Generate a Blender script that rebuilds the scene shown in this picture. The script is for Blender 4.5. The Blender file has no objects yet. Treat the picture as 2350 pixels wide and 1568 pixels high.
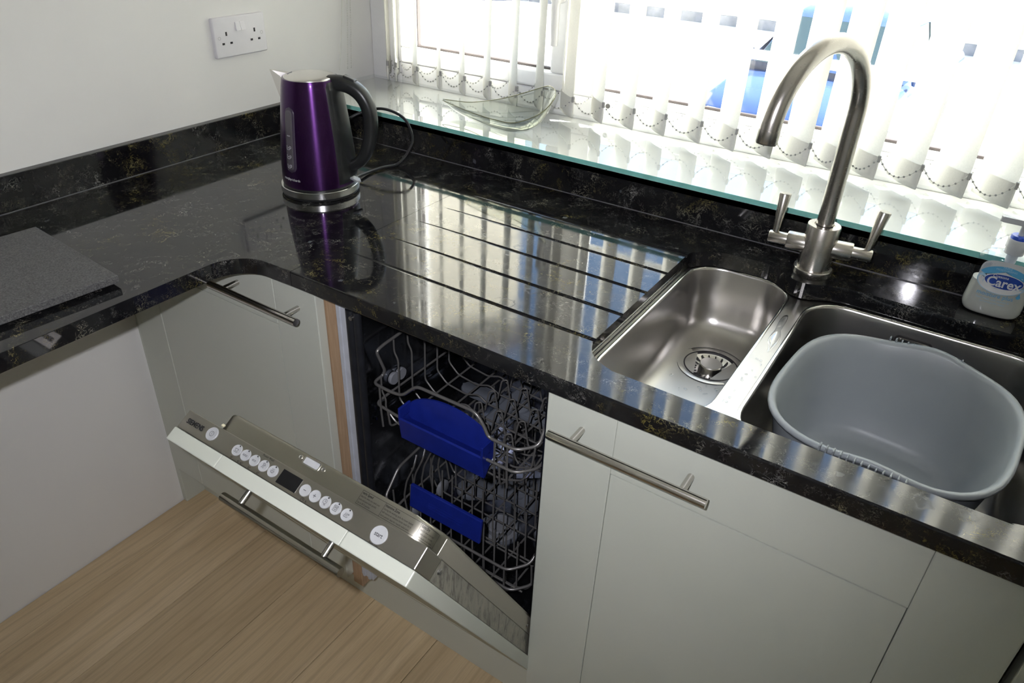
import bpy, bmesh, math, random
from mathutils import Vector, Matrix
random.seed(7)
SC = bpy.context.scene
COL = SC.collection
PI = math.pi

# ------------------------------------------------------------------ camera
FPX, W, H = 1680.95, 2350.0, 1568.0
cam_d = bpy.data.cameras.new('camera')
cam = bpy.data.objects.new('camera', cam_d)
COL.objects.link(cam)
CAM = Vector((1.48856, -1.32451, 1.47687))
CR = Matrix(((0.8266819, -0.31409841, 0.46683961),
             (0.56197291, 0.41963263, -0.71280776),
             (0.02799066, 0.85161649, 0.5234175)))
cam.matrix_world = Matrix.Translation(CAM) @ CR.to_4x4()
cam_d.sensor_fit = 'HORIZONTAL'
cam_d.sensor_width = 36.0
cam_d.lens = 36.0 * FPX / W
cam_d.shift_x = 33.92 / W
cam_d.shift_y = -27.21 / W
cam_d.clip_start = 0.02
cam_d.clip_end = 400
SC.camera = cam

# ------------------------------------------------------------------ world, sun, flash, exposure
world = bpy.data.worlds.new('World')
SC.world = world
world.use_nodes = True
nt = world.node_tree
nt.nodes.clear()
sky = nt.nodes.new('ShaderNodeTexSky')
sky.sky_type = 'NISHITA'
sky.sun_disc = False
sky.sun_elevation = math.radians(40)
sky.sun_rotation = math.radians(62)
sky.altitude = 50
sky.air_density = 1.0
sky.dust_density = 1.2
sky.ozone_density = 1.0
bg = nt.nodes.new('ShaderNodeBackground')
bg.inputs['Strength'].default_value = 0.90
wo = nt.nodes.new('ShaderNodeOutputWorld')
nt.links.new(sky.outputs[0], bg.inputs[0])
nt.links.new(bg.outputs[0], wo.inputs[0])

sun_d = bpy.data.lights.new('sun', 'SUN')
sun_d.energy = 56.0
sun_d.angle = math.radians(0.6)
sun_d.color = (1.0, 0.955, 0.89)
sun = bpy.data.objects.new('sun', sun_d)
COL.objects.link(sun)
# the sun stands to the right in front of the window; the turned slats catch it
sun.rotation_euler = Vector((-0.68, -0.36, -0.64)).to_track_quat('-Z', 'Y').to_euler()
sun.location = (8, 6, 9)

fl_d = bpy.data.lights.new('camera_flash', 'SPOT')
fl_d.energy = 44.0
fl_d.spot_size = math.radians(106)
fl_d.spot_blend = 1.0
fl_d.shadow_soft_size = 0.010
fl_d.color = (0.985, 0.975, 1.06)
fl = bpy.data.objects.new('camera_flash', fl_d)
COL.objects.link(fl)
fl.location = CAM + CR @ Vector((-0.050, 0.042, 0.012))
fl.rotation_euler = (CR @ Vector((-0.130, 0.045, -1.0))).to_track_quat('-Z', 'Y').to_euler()

SC.view_settings.view_transform = 'Standard'
SC.view_settings.look = 'None'
SC.view_settings.exposure = 0.0
SC.view_settings.gamma = 1.0
SC.view_settings.use_curve_mapping = False
SC.cycles.max_bounces = 6
SC.cycles.diffuse_bounces = 3
SC.cycles.glossy_bounces = 3
SC.cycles.transparent_max_bounces = 9
SC.cycles.use_adaptive_sampling = True
SC.cycles.adaptive_threshold = 0.06
SC.cycles.caustics_reflective = False
SC.cycles.caustics_refractive = False

# ------------------------------------------------------------------ materials
MATS = {}


class N:
    """small helper around a node tree"""
    def __init__(s, name):
        s.m = bpy.data.materials.new(name)
        s.m.use_nodes = True
        s.t = s.m.node_tree
        s.t.nodes.clear()
        s.out = s.t.nodes.new('ShaderNodeOutputMaterial')
        MATS[name] = s.m

    def n(s, kind, **kw):
        nd = s.t.nodes.new('ShaderNode' + kind)
        for k, v in kw.items():
            if k.startswith('i_'):
                nd.inputs[k[2:].replace('_', ' ')].default_value = v
            else:
                setattr(nd, k, v)
        return nd

    def l(s, a, b):
        s.t.links.new(a, b)

    def coord(s, scale=(1, 1, 1), rot=(0, 0, 0), kind='Object'):
        tc = s.n('TexCoord')
        mp = s.n('Mapping')
        mp.inputs['Scale'].default_value = scale
        mp.inputs['Rotation'].default_value = rot
        s.l(tc.outputs[kind], mp.inputs[0])
        return mp.outputs[0]

    def noise(s, vec, scale, detail=3, rough=0.5, dist=0.0):
        nd = s.n('TexNoise')
        nd.inputs['Scale'].default_value = scale
        nd.inputs['Detail'].default_value = detail
        nd.inputs['Roughness'].default_value = rough
        nd.inputs['Distortion'].default_value = dist
        s.l(vec, nd.inputs['Vector'])
        return nd.outputs['Fac']

    def ramp(s, fac, stops):
        nd = s.n('ValToRGB')
        el = nd.color_ramp.elements
        while len(el) > 1:
            el.remove(el[-1])
        for i, (p, c) in enumerate(stops):
            e = el[0] if i == 0 else el.new(p)
            e.position = p
            e.color = (*c, 1) if len(c) == 3 else c
        s.l(fac, nd.inputs[0])
        return nd.outputs['Color']

    def math(s, op, a, b=None):
        nd = s.n('Math', operation=op)
        for i, v in enumerate((a, b)):
            if v is None:
                continue
            if isinstance(v, (int, float)):
                nd.inputs[i].default_value = v
            else:
                s.l(v, nd.inputs[i])
        return nd.outputs[0]

    def mix(s, fac, a, b, mode='MIX'):
        nd = s.n('MixRGB', blend_type=mode)
        for i, v in enumerate((fac, a, b)):
            if isinstance(v, (int, float)):
                nd.inputs[i].default_value = v
            elif isinstance(v, tuple):
                nd.inputs[i].default_value = (*v, 1)
            else:
                s.l(v, nd.inputs[i])
        return nd.outputs[0]

    def bump(s, height, strength=0.1, dist=0.001):
        nd = s.n('Bump')
        nd.inputs['Strength'].default_value = strength
        nd.inputs['Distance'].default_value = dist
        s.l(height, nd.inputs['Height'])
        return nd.outputs[0]

    def bsdf(s, color=None, rough=0.5, metal=0.0, normal=None, **kw):
        b = s.n('BsdfPrincipled')
        for key, v in (('Base Color', color), ('Roughness', rough), ('Metallic', metal)):
            if v is None:
                continue
            if isinstance(v, tuple):
                b.inputs[key].default_value = (*v, 1)
            elif isinstance(v, (int, float)):
                b.inputs[key].default_value = v
            else:
                s.l(v, b.inputs[key])
        if normal is not None:
            s.l(normal, b.inputs['Normal'])
        for k, v in kw.items():
            b.inputs[k.replace('_', ' ')].default_value = v
        s.l(b.outputs[0], s.out.inputs[0])
        return b


def plain(name, color, rough=0.5, metal=0.0, var=0.06, scale=40.0, **kw):
    m = N(name)
    f = m.noise(m.coord(), scale, 3)
    lo = tuple(c * (1 - var) for c in color)
    hi = tuple(min(1, c * (1 + var)) for c in color)
    m.bsdf(m.ramp(f, [(0.3, lo), (0.7, hi)]), rough, metal, **kw)
    return m.m


def steel(name, color, rough, stretch, aniso=0.0, spots=0.0):
    m = N(name)
    v = m.coord(stretch)
    f = m.noise(v, 240, 2, 0.5)
    c = m.ramp(f, [(0.25, tuple(x * 0.98 for x in color)), (0.75, tuple(min(1, x * 1.02) for x in color))])
    r = m.math('ADD', m.math('MULTIPLY', f, 0.02), rough - 0.01)
    if spots:
        g = m.noise(m.coord(), 55, 5, 0.65)
        r = m.math('ADD', r, m.math('MULTIPLY', m.ramp(g, [(0.5, (0, 0, 0)), (0.75, (1, 1, 1))]), spots))
    m.bsdf(c, r, 1.0)
    return m.m


def make_materials():
    # black quartz with gold and grey veining, polished
    m = N('black_quartz')
    v = m.coord()
    n1 = m.noise(v, 90, 8, 0.65, 0.9)
    vein = m.ramp(m.math('ABSOLUTE', m.math('SUBTRACT', n1, 0.5)), [(0.0, (1, 1, 1)), (0.009, (0.45, 0.45, 0.45)), (0.022, (0, 0, 0))])
    mask = m.ramp(m.noise(v, 24, 4, 0.65, 0.6), [(0.53, (0, 0, 0)), (0.68, (1, 1, 1))])
    hue = m.ramp(m.noise(v, 8, 2), [(0.40, (0.38, 0.37, 0.34)), (0.5, (0.33, 0.31, 0.22)), (0.6, (0.36, 0.30, 0.07))])
    cloud = m.ramp(m.noise(v, 22, 5, 0.6), [(0.35, (0.006, 0.006, 0.007)), (0.75, (0.017, 0.017, 0.017))])
    n2 = m.noise(v, 190, 5, 0.6, 0.8)
    fleck = m.ramp(m.math('ABSOLUTE', m.math('SUBTRACT', n2, 0.5)), [(0.0, (1, 1, 1)), (0.010, (0, 0, 0))])
    mask2 = m.ramp(m.noise(v, 46, 3, 0.6), [(0.50, (0, 0, 0)), (0.66, (0.75, 0.75, 0.75))])
    c0_ = m.mix(m.math('MULTIPLY', fleck, mask2), cloud, hue)
    c = m.mix(m.math('MULTIPLY', vein, mask), c0_, hue)
    vo = m.n('TexVoronoi')
    vo.inputs['Scale'].default_value = 26
    wob = m.n('MixRGB', blend_type='ADD')
    wob.inputs[0].default_value = 0.02
    m.l(v, wob.inputs[1])
    nz = m.n('TexNoise')
    nz.inputs['Scale'].default_value = 60
    m.l(v, nz.inputs['Vector'])
    m.l(nz.outputs['Color'], wob.inputs[2])
    m.l(wob.outputs[0], vo.inputs['Vector'])
    blob = m.ramp(vo.outputs['Distance'], [(0.10, (1, 1, 1)), (0.16, (0, 0, 0))])
    pick = m.ramp(vo.outputs['Color'], [(0.78, (0, 0, 0)), (0.86, (1, 1, 1))])
    c = m.mix(m.math('MULTIPLY', m.math('MULTIPLY', blob, pick), 0.55), c, (0.13, 0.14, 0.15))
    smudge = m.ramp(m.noise(v, 14, 6, 0.65), [(0.42, (0.045, 0.045, 0.045)), (0.75, (0.13, 0.13, 0.13))])
    v2 = m.n('TexVoronoi')
    v2.inputs['Scale'].default_value = 21
    m.l(wob.outputs[0], v2.inputs['Vector'])
    ringm = m.ramp(v2.outputs['Distance'], [(0.20, (0, 0, 0)), (0.23, (1, 1, 1)), (0.27, (0, 0, 0))])
    some = m.ramp(m.noise(v, 7, 3, 0.6), [(0.52, (0, 0, 0)), (0.60, (1, 1, 1))])
    rough = m.math('ADD', smudge, m.math('MULTIPLY', m.math('MULTIPLY', ringm, some), 0.10))
    m.bsdf(c, rough, 0.0, IOR=1.52)

    m = N('granite_board_stone')
    v = m.coord()
    f = m.noise(v, 420, 4, 0.7)
    m.bsdf(m.ramp(f, [(0.35, (0.035, 0.035, 0.037)), (0.6, (0.12, 0.12, 0.118)), (0.75, (0.22, 0.22, 0.21))]), 0.5)

    # wall paint
    for nm, col in (('wall_paint', (0.83, 0.825, 0.79)), ('ceiling_paint', (0.90, 0.90, 0.88))):
        m = N(nm)
        f = m.noise(m.coord(), 230, 3, 0.6)
        g = m.noise(m.coord(), 3, 2)
        m.bsdf(m.ramp(g, [(0.3, tuple(x * 0.97 for x in col)), (0.7, col)]), 0.75, 0, m.bump(f, 0.06, 0.0006))

    # painted wood grain doors, sage cream
    m = N('cream_door_paint')
    f = m.noise(m.coord((26, 26, 1.3)), 30, 4, 0.6)
    g = m.noise(m.coord(), 4, 3)
    col = m.ramp(g, [(0.3, (0.56, 0.585, 0.505)), (0.7, (0.585, 0.605, 0.53))])
    m.bsdf(col, 0.42, 0, m.bump(f, 0.05, 0.0004))

    plain('cream_edge', (0.62, 0.62, 0.51), 0.5)
    plain('white_plastic', (0.80, 0.79, 0.80), 0.32, var=0.015)
    plain('white_upvc', (0.86, 0.86, 0.85), 0.3, var=0.02)
    plain('white_sill_board', (0.93, 0.93, 0.90), 0.5, var=0.03, scale=20)
    plain('dark_slot', (0.03, 0.028, 0.028), 0.6)
    plain('black_plastic', (0.016, 0.017, 0.017), 0.33, var=0.2)
    plain('black_rubber', (0.014, 0.015, 0.018), 0.42, var=0.2)
    plain('black_gloss', (0.008, 0.008, 0.009), 0.10)
    plain('pale_grey_plastic', (0.45, 0.46, 0.465), 0.4, var=0.02)
    plain('grey_plastic', (0.15, 0.165, 0.19), 0.45)
    plain('grey_basin_plastic', (0.305, 0.335, 0.350), 0.38, var=0.03, scale=8)
    plain('blue_plastic', (0.010, 0.022, 0.22), 0.32, var=0.12)
    plain('black_print', (0.02, 0.019, 0.02), 0.5)
    plain('white_print', (0.72, 0.72, 0.76), 0.5)
    plain('white_strip', (0.52, 0.54, 0.58), 0.5)
    plain('cord_white', (0.72, 0.72, 0.66), 0.5)
    plain('bead_grey', (0.36, 0.355, 0.34), 0.4)
    plain('screw_metal', (0.45, 0.44, 0.42), 0.35, metal=1.0)
    plain('gasket_brown', (0.045, 0.035, 0.034), 0.7)
    plain('rack_wire', (0.20, 0.195, 0.185), 0.30, metal=0.5)
    plain('clear_plastic', (0.24, 0.25, 0.27), 0.15)
    plain('blue_salt_mark', (0.05, 0.28, 0.62), 0.4)
    plain('teal_glass_edge', (0.24, 0.60, 0.53), 0.25, var=0.1)
    plain('dish_rim', (0.20, 0.20, 0.11), 0.12)
    plain('sealant_grey', (0.16, 0.16, 0.165), 0.35)
    plain('crumb', (0.75, 0.70, 0.48), 0.8)
    # outdoors
    plain('paving', (0.62, 0.59, 0.54), 0.9, var=0.10, scale=3)
    plain('render_cream', (0.66, 0.62, 0.52), 0.9, var=0.03, scale=1)
    plain('dark_brick_base', (0.24, 0.23, 0.24), 0.9, var=0.2, scale=5)
    plain('car_blue', (0.03, 0.055, 0.14), 0.25, var=0.03, scale=2, Coat_Weight=0.6)
    plain('car_glass', (0.03, 0.05, 0.055), 0.06)
    plain('tyre', (0.02, 0.02, 0.02), 0.8)
    plain('car_trim', (0.05, 0.05, 0.055), 0.5)
    plain('car_light', (0.75, 0.78, 0.80), 0.15)
    plain('roof_tile', (0.12, 0.10, 0.10), 0.85, var=0.2, scale=4)

    steel('steel_brushed', (0.52, 0.495, 0.455), 0.30, (1, 9, 9))
    steel('steel_sink', (0.52, 0.505, 0.48), 0.28, (7, 7, 1))
    steel('steel_rim', (0.80, 0.79, 0.76), 0.14, (2, 2, 2))
    steel('steel_tap', (0.50, 0.475, 0.44), 0.27, (1, 1, 6), spots=0.0)
    steel('steel_handle', (0.60, 0.57, 0.53), 0.20, (1, 14, 14))
    steel('steel_door_liner', (0.44, 0.42, 0.36), 0.32, (1, 18, 18), spots=0.06)
    steel('steel_tub', (0.30, 0.315, 0.35), 0.20, (3, 3, 1), spots=0.15)
    steel('steel_kettle_lid', (0.78, 0.76, 0.73), 0.20, (1, 8, 1))
    steel('steel_kettle_base', (0.55, 0.55, 0.54), 0.22, (1, 1, 12))

    # limescale-stained steel of the dishwasher door side
    m = N('stained_steel')
    v = m.coord((4, 4, 1))
    f = m.noise(v, 20, 6, 0.7, 1.0)
    g = m.noise(m.coord((30, 30, 3)), 14, 4, 0.7)
    c = m.ramp(f, [(0.34, (0.16, 0.15, 0.13)), (0.5, (0.38, 0.37, 0.31)), (0.68, (0.46, 0.44, 0.36))])
    c = m.mix(m.ramp(g, [(0.62, (0, 0, 0)), (0.70, (0.8, 0.8, 0.8))]), c, (0.10, 0.095, 0.07))
    m.bsdf(c, 0.42, 0.45)
    m = N('liner_side')
    g = m.noise(m.coord((3, 30, 30)), 16, 4, 0.7)
    c = m.mix(m.ramp(g, [(0.66, (0, 0, 0)), (0.72, (0.8, 0.8, 0.8))]), (0.42, 0.40, 0.33), (0.10, 0.095, 0.07))
    m.bsdf(c, 0.36, 0.5)

    # kettle purple metal
    m = N('purple_metal')
    f = m.noise(m.coord((16, 16, 0.6)), 60, 3, 0.6)
    c = m.ramp(f, [(0.3, (0.046, 0.014, 0.074)), (0.7, (0.058, 0.018, 0.092))])
    kb = m.bsdf(c, 0.30, 0.90, None, Anisotropic=0.8, Anisotropic_Rotation=0.25, Coat_Weight=0.3, Coat_Roughness=0.07)
    tg = m.n('Tangent', direction_type='RADIAL', axis='Z')
    m.l(tg.outputs[0], kb.inputs['Tangent'])
    plain('kettle_gauge', (0.10, 0.09, 0.10), 0.22, var=0.1)
    plain('kettle_gauge_rim', (0.055, 0.04, 0.065), 0.3)

    # clear sheets: transparent with fresnel gloss so daylight passes
    for nm, tint, rough, boost in (('window_glass', (0.95, 0.97, 0.96), 0.0, 1.0),
                                   ('sill_glass', (0.985, 0.994, 0.990), 0.006, 1.5),
                                   ('dish_glass', (0.95, 0.965, 0.93), 0.02, 1.6),
                                   ('clear_bottle', (0.86, 0.89, 0.92), 0.06, 1.2),
                                   ('water', (0.86, 0.87, 0.88), 0.0, 2.6)):
        m = N(nm)
        fr = m.n('Fresnel')
        fr.inputs['IOR'].default_value = 1.5
        ge = m.n('NewGeometry')
        front = m.math('SUBTRACT', 1.0, ge.outputs['Backfacing'])
        fac = m.math('MULTIPLY', m.math('MINIMUM', m.math('MULTIPLY', fr.outputs[0], boost), 1.0), front)
        tr = m.n('BsdfTransparent')
        tr.inputs[0].default_value = (*tint, 1)
        gl = m.n('BsdfGlossy')
        gl.inputs['Roughness'].default_value = rough
        ms = m.n('MixShader')
        m.l(fac, ms.inputs[0])
        m.l(tr.outputs[0], ms.inputs[1])
        m.l(gl.outputs[0], ms.inputs[2])
        m.l(ms.outputs[0], m.out.inputs[0])

    # blind fabric: thin woven cloth that lets daylight glow through
    for nm, tw in (('blind_fabric', 0.29), ('blind_pocket', 0.07)):
        m = N(nm)
        f = m.noise(m.coord((300, 300, 300)), 1, 2)
        col = m.ramp(f, [(0.3, (0.80, 0.79, 0.74)), (0.7, (0.84, 0.83, 0.78))])
        di = m.n('BsdfDiffuse')
        tl = m.n('BsdfTranslucent')
        m.l(col, di.inputs[0])
        m.l(col, tl.inputs[0])
        ms = m.n('MixShader')
        ms.inputs[0].default_value = tw
        m.l(di.outputs[0], ms.inputs[1])
        m.l(tl.outputs[0], ms.inputs[2])
        m.l(ms.outputs[0], m.out.inputs[0])

    # milky soap
    plain('soap_liquid', (0.78, 0.76, 0.66), 0.35, var=0.02)
    plain('soap_film', (0.70, 0.72, 0.74), 0.3, var=0.04)
    plain('cap_clear', (0.66, 0.68, 0.70), 0.2)
    plain('cap_blue', (0.03, 0.10, 0.62), 0.35)
    plain('label_navy', (0.02, 0.07, 0.40), 0.4, var=0.25)
    plain('label_cyan', (0.12, 0.47, 0.78), 0.4)
    plain('label_pale', (0.50, 0.71, 0.86), 0.4)
    plain('label_white', (0.86, 0.87, 0.88), 0.4)

    # oak floor, grain along Y, tone differs per plank
    m = N('oak_floor')
    oi = m.n('ObjectInfo')
    tc = m.n('TexCoord')
    mp = m.n('Mapping')
    mp.inputs['Scale'].default_value = (7, 0.9, 7)
    sh = m.n('VectorMath', operation='ADD')
    rnd = m.n('CombineXYZ')
    m.l(m.math('MULTIPLY', oi.outputs['Random'], 37.0), rnd.inputs[0])
    m.l(m.math('MULTIPLY', oi.outputs['Random'], 11.0), rnd.inputs[1])
    m.l(tc.outputs['Object'], sh.inputs[0])
    m.l(rnd.outputs[0], sh.inputs[1])
    m.l(sh.outputs[0], mp.inputs[0])
    big = m.noise(mp.outputs[0], 1.3, 5, 0.62, 1.3)
    wv = m.n('TexWave', wave_type='BANDS', bands_direction='X')
    wv.inputs['Scale'].default_value = 1.6
    wv.inputs['Distortion'].default_value = 11
    wv.inputs['Detail'].default_value = 4
    wv.inputs['Detail Scale'].default_value = 0.5
    m.l(mp.outputs[0], wv.inputs['Vector'])
    mp2 = m.n('Mapping')
    mp2.inputs['Scale'].default_value = (60, 2.2, 60)
    m.l(sh.outputs[0], mp2.inputs[0])
    fine = m.noise(mp2.outputs[0], 5, 4, 0.7)
    c = m.ramp(big, [(0.28, (0.53, 0.395, 0.225)), (0.5, (0.625, 0.48, 0.285)), (0.72, (0.70, 0.55, 0.345))])
    c = m.mix(m.math('MULTIPLY', m.ramp(wv.outputs['Fac'], [(0.0, (1, 1, 1)), (0.22, (0, 0, 0))]), 0.26), c, (0.30, 0.205, 0.12))
    c = m.mix(m.math('MULTIPLY', m.ramp(fine, [(0.35, (1, 1, 1)), (0.55, (0, 0, 0))]), 0.20), c, (0.28, 0.195, 0.12))
    tone = m.math('ADD', m.math('MULTIPLY', oi.outputs['Random'], 0.22), 0.92)
    hs = m.n('HueSaturation')
    m.l(c, hs.inputs['Color'])
    m.l(tone, hs.inputs['Value'])
    m.bsdf(hs.outputs[0], 0.42, 0, m.bump(fine, 0.08, 0.0005))

    m = N('oak_edge')
    f = m.noise(m.coord((40, 40, 1.5)), 9, 4, 0.6)
    m.bsdf(m.ramp(f, [(0.3, (0.36, 0.23, 0.13)), (0.7, (0.48, 0.33, 0.21))]), 0.5)


make_materials()

# ------------------------------------------------------------------ geometry helpers


def set_props(o, label=None, cat=None, group=None, kind=None):
    if label:
        o['label'] = label
    if cat:
        o['category'] = cat
    if group:
        o['group'] = group
    if kind:
        o['kind'] = kind
    return o


def thing(name, label, cat, loc, group=None, kind=None):
    o = bpy.data.objects.new(name, None)
    o.empty_display_size = 0.05
    COL.objects.link(o)
    o.location = loc
    o['base'] = list(loc)
    return set_props(o, label, cat, group, kind)


def sub(name, parent):
    """an Empty part that only holds sub-parts"""
    o = bpy.data.objects.new(name, None)
    o.empty_display_size = 0.02
    COL.objects.link(o)
    o.parent = parent
    o['base'] = list(parent['base'])
    return o


def finish(name, verts, faces, mat, parent=None, smooth=False, loc=None, auto=None, mats=None, fmat=None):
    """verts are in world coordinates"""
    base = Vector(parent['base']) if parent is not None else Vector(loc if loc is not None else (0, 0, 0))
    me = bpy.data.meshes.new(name)
    me.from_pydata([tuple(Vector(v) - base) for v in verts], [], [tuple(f) for f in faces])
    if mats:
        for k in mats:
            me.materials.append(MATS[k])
        for p, i in zip(me.polygons, fmat):
            p.material_index = i
    else:
        me.materials.append(MATS[mat])
    bm = bmesh.new()
    bm.from_mesh(me)
    bmesh.ops.remove_doubles(bm, verts=bm.verts, dist=1e-6)
    bmesh.ops.recalc_face_normals(bm, faces=bm.faces)
    bm.to_mesh(me)
    bm.free()
    if smooth:
        for p in me.polygons:
            p.use_smooth = True
        if auto:
            me.set_sharp_from_angle(angle=math.radians(auto))
    o = bpy.data.objects.new(name, me)
    COL.objects.link(o)
    o['base'] = list(base)
    if parent is not None:
        o.parent = parent
    else:
        o.location = base
    return o


def bm_finish(name, bm, mat, parent=None, smooth=False, loc=None, auto=40):
    bm.verts.index_update()
    vs = [v.co.copy() for v in bm.verts]
    fs = [[v.index for v in f.verts] for f in bm.faces]
    bm.free()
    return finish(name, vs, fs, mat, parent, smooth, loc, auto)


IDX = lambda p: p


def box(name, a, b, mat, parent=None, bev=0.0, xf=None, seg=2, loc=None):
    x0, y0, z0 = a
    x1, y1, z1 = b
    bm = bmesh.new()
    vs = [bm.verts.new(p) for p in ((x0, y0, z0), (x1, y0, z0), (x1, y1, z0), (x0, y1, z0),
                                    (x0, y0, z1), (x1, y0, z1), (x1, y1, z1), (x0, y1, z1))]
    for f in ((0, 3, 2, 1), (4, 5, 6, 7), (0, 1, 5, 4), (1, 2, 6, 5), (2, 3, 7, 6), (3, 0, 4, 7)):
        bm.faces.new([vs[i] for i in f])
    if bev > 0:
        bmesh.ops.bevel(bm, geom=list(bm.edges), offset=bev, segments=seg, profile=0.5, affect='EDGES')
    if xf:
        for v in bm.verts:
            v.co = Vector(xf(*v.co))
    return bm_finish(name, bm, mat, parent, False, loc, 45)


def sweep_geo(pts, r, seg=8, closed=False, cap=True):
    pts = [Vector(p) for p in pts]
    n = len(pts)
    rs = r if isinstance(r, (list, tuple)) else [r] * n
    tang = []
    for i in range(n):
        if closed:
            t = pts[(i + 1) % n] - pts[i - 1]
        elif i == 0:
            t = pts[1] - pts[0]
        elif i == n - 1:
            t = pts[-1] - pts[-2]
        else:
            t = (pts[i + 1] - pts[i]).normalized() + (pts[i] - pts[i - 1]).normalized()
        tang.append(t.normalized())
    ref = Vector((0, 0, 1)) if abs(tang[0].z) < 0.9 else Vector((1, 0, 0))
    nrm = (ref - tang[0] * ref.dot(tang[0])).normalized()
    vs, fs = [], []
    for i in range(n):
        nrm = nrm - tang[i] * nrm.dot(tang[i])
        nrm.normalize()
        bn = tang[i].cross(nrm)
        for k in range(seg):
            a = 2 * PI * k / seg
            vs.append(pts[i] + (nrm * math.cos(a) + bn * math.sin(a)) * rs[i])
    m = n if closed else n - 1
    for i in range(m):
        j = (i + 1) % n
        for k in range(seg):
            k2 = (k + 1) % seg
            fs.append((i * seg + k, i * seg + k2, j * seg + k2, j * seg + k))
    if cap and not closed:
        fs.append(tuple(range(seg))[::-1])
        fs.append(tuple(range((n - 1) * seg, n * seg)))
    return vs, fs


def tube(name, pts, r, mat, parent=None, seg=8, closed=False, loc=None):
    vs, fs = sweep_geo(pts, r, seg, closed)
    return finish(name, vs, fs, mat, parent, True, loc, 50)


def rounded_path(pts, r, n=4):
    """polyline with filleted corners"""
    pts = [Vector(p) for p in pts]
    out = [pts[0]]
    for i in range(1, len(pts) - 1):
        a, b, c = pts[i - 1], pts[i], pts[i + 1]
        d1, d2 = (a - b), (c - b)
        rr_ = min(r, d1.length * 0.45, d2.length * 0.45)
        p1, p2 = b + d1.normalized() * rr_, b + d2.normalized() * rr_
        for k in range(n + 1):
            t = k / n
            out.append(p1 * (1 - t) ** 2 + b * 2 * t * (1 - t) + p2 * t * t)
    out.append(pts[-1])
    return out


def lathe(name, prof, mat, parent=None, c=(0, 0), seg=40, loc=None, auto=35, axis=None, a0=0.0, a1=2 * PI, cap=True):
    """prof: (r, z) from bottom to top; axis: optional function (r*cos, r*sin, z) -> world"""
    full = abs(a1 - a0 - 2 * PI) < 1e-6
    m = seg if full else seg + 1
    vs, fs = [], []
    for r, z in prof:
        for k in range(m):
            a = a0 + (a1 - a0) * k / seg
            p = (r * math.cos(a), r * math.sin(a), z)
            vs.append(axis(*p) if axis else (c[0] + p[0], c[1] + p[1], p[2]))
    for i in range(len(prof) - 1):
        for k in range(seg):
            k2 = (k + 1) % m
            fs.append((i * m + k, i * m + k2, (i + 1) * m + k2, (i + 1) * m + k))
    if full and cap:
        if prof[0][0] > 1e-5:
            fs.append(tuple(range(m))[::-1])
        if prof[-1][0] > 1e-5:
            fs.append(tuple(range((len(prof) - 1) * m, len(prof) * m)))
    return finish(name, vs, fs, mat, parent, True, loc, auto)


def loft(name, rings, mat, parent=None, cap0=False, cap1=False, smooth=True, loc=None, auto=50):
    n = len(rings[0])
    vs = [p for r in rings for p in r]
    fs = []
    for i in range(len(rings) - 1):
        for k in range(n):
            k2 = (k + 1) % n
            fs.append((i * n + k, i * n + k2, (i + 1) * n + k2, (i + 1) * n + k))
    if cap0:
        fs.append(tuple(range(n))[::-1])
    if cap1:
        fs.append(tuple(range((len(rings) - 1) * n, len(rings) * n)))
    return finish(name, vs, fs, mat, parent, smooth, loc, auto)


def rrect(x0, x1, y0, y1, r, n=8):
    """rounded rectangle outline, counter clockwise"""
    rs = r if isinstance(r, (list, tuple)) else [r] * 4   # corners: (x0,y0) (x1,y0) (x1,y1) (x0,y1)
    out = []
    for (cx, cy, a, rad) in ((x0 + rs[0], y0 + rs[0], PI, rs[0]), (x1 - rs[1], y0 + rs[1], 1.5 * PI, rs[1]),
                             (x1 - rs[2], y1 - rs[2], 0, rs[2]), (x0 + rs[3], y1 - rs[3], 0.5 * PI, rs[3])):
        for k in range(n + 1):
            t = a + 0.5 * PI * k / n
            out.append((cx + rad * math.cos(t), cy + rad * math.sin(t)))
    return out


def prism(name, outline, lo, hi, mat, parent=None, xf=None, bev=0.0, bevsel=None, smooth=False, loc=None, seg=2):
    """outline in 2D extruded from lo to hi in the third coordinate; xf maps (a, b, c) to world"""
    bm = bmesh.new()
    b0 = [bm.verts.new((p[0], p[1], lo)) for p in outline]
    b1 = [bm.verts.new((p[0], p[1], hi)) for p in outline]
    bm.faces.new(b0[::-1])
    bm.faces.new(b1)
    n = len(outline)
    for i in range(n):
        j = (i + 1) % n
        bm.faces.new((b0[i], b0[j], b1[j], b1[i]))
    if bev > 0:
        ed = [e for e in bm.edges if abs(e.verts[0].co.z - e.verts[1].co.z) < 1e-7]
        if bevsel:
            ed = [e for e in ed if bevsel(e.verts[0].co, e.verts[1].co)]
        bmesh.ops.bevel(bm, geom=ed, offset=bev, segments=seg, profile=0.5, affect='EDGES')
    if xf:
        for v in bm.verts:
            v.co = Vector(xf(*v.co))
    return bm_finish(name, bm, mat, parent, smooth, loc, 40)


def text_geo(s, size, align='LEFT', bold=0.0):
    cu = bpy.data.curves.new('t', 'FONT')
    cu.body = s
    cu.size = size
    cu.align_x = align
    cu.align_y = 'CENTER'
    cu.offset = bold * size
    cu.resolution_u = 3
    ob = bpy.data.objects.new('t', cu)
    COL.objects.link(ob)
    dg = bpy.context.evaluated_depsgraph_get()
    me = bpy.data.meshes.new_from_object(ob.evaluated_get(dg))
    vs = [(v.co.x, v.co.y) for v in me.vertices]
    fs = [tuple(p.vertices) for p in me.polygons]
    bpy.data.objects.remove(ob)
    bpy.data.curves.remove(cu)
    bpy.data.meshes.remove(me)
    return vs, fs


def lettering(name, s, size, mat, fmap, parent, align='CENTER', bold=0.0, sx=1.0):
    vs, fs = text_geo(s, size, align, bold)
    return finish(name, [fmap(u * sx, v) for u, v in vs], fs, mat, parent)


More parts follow.
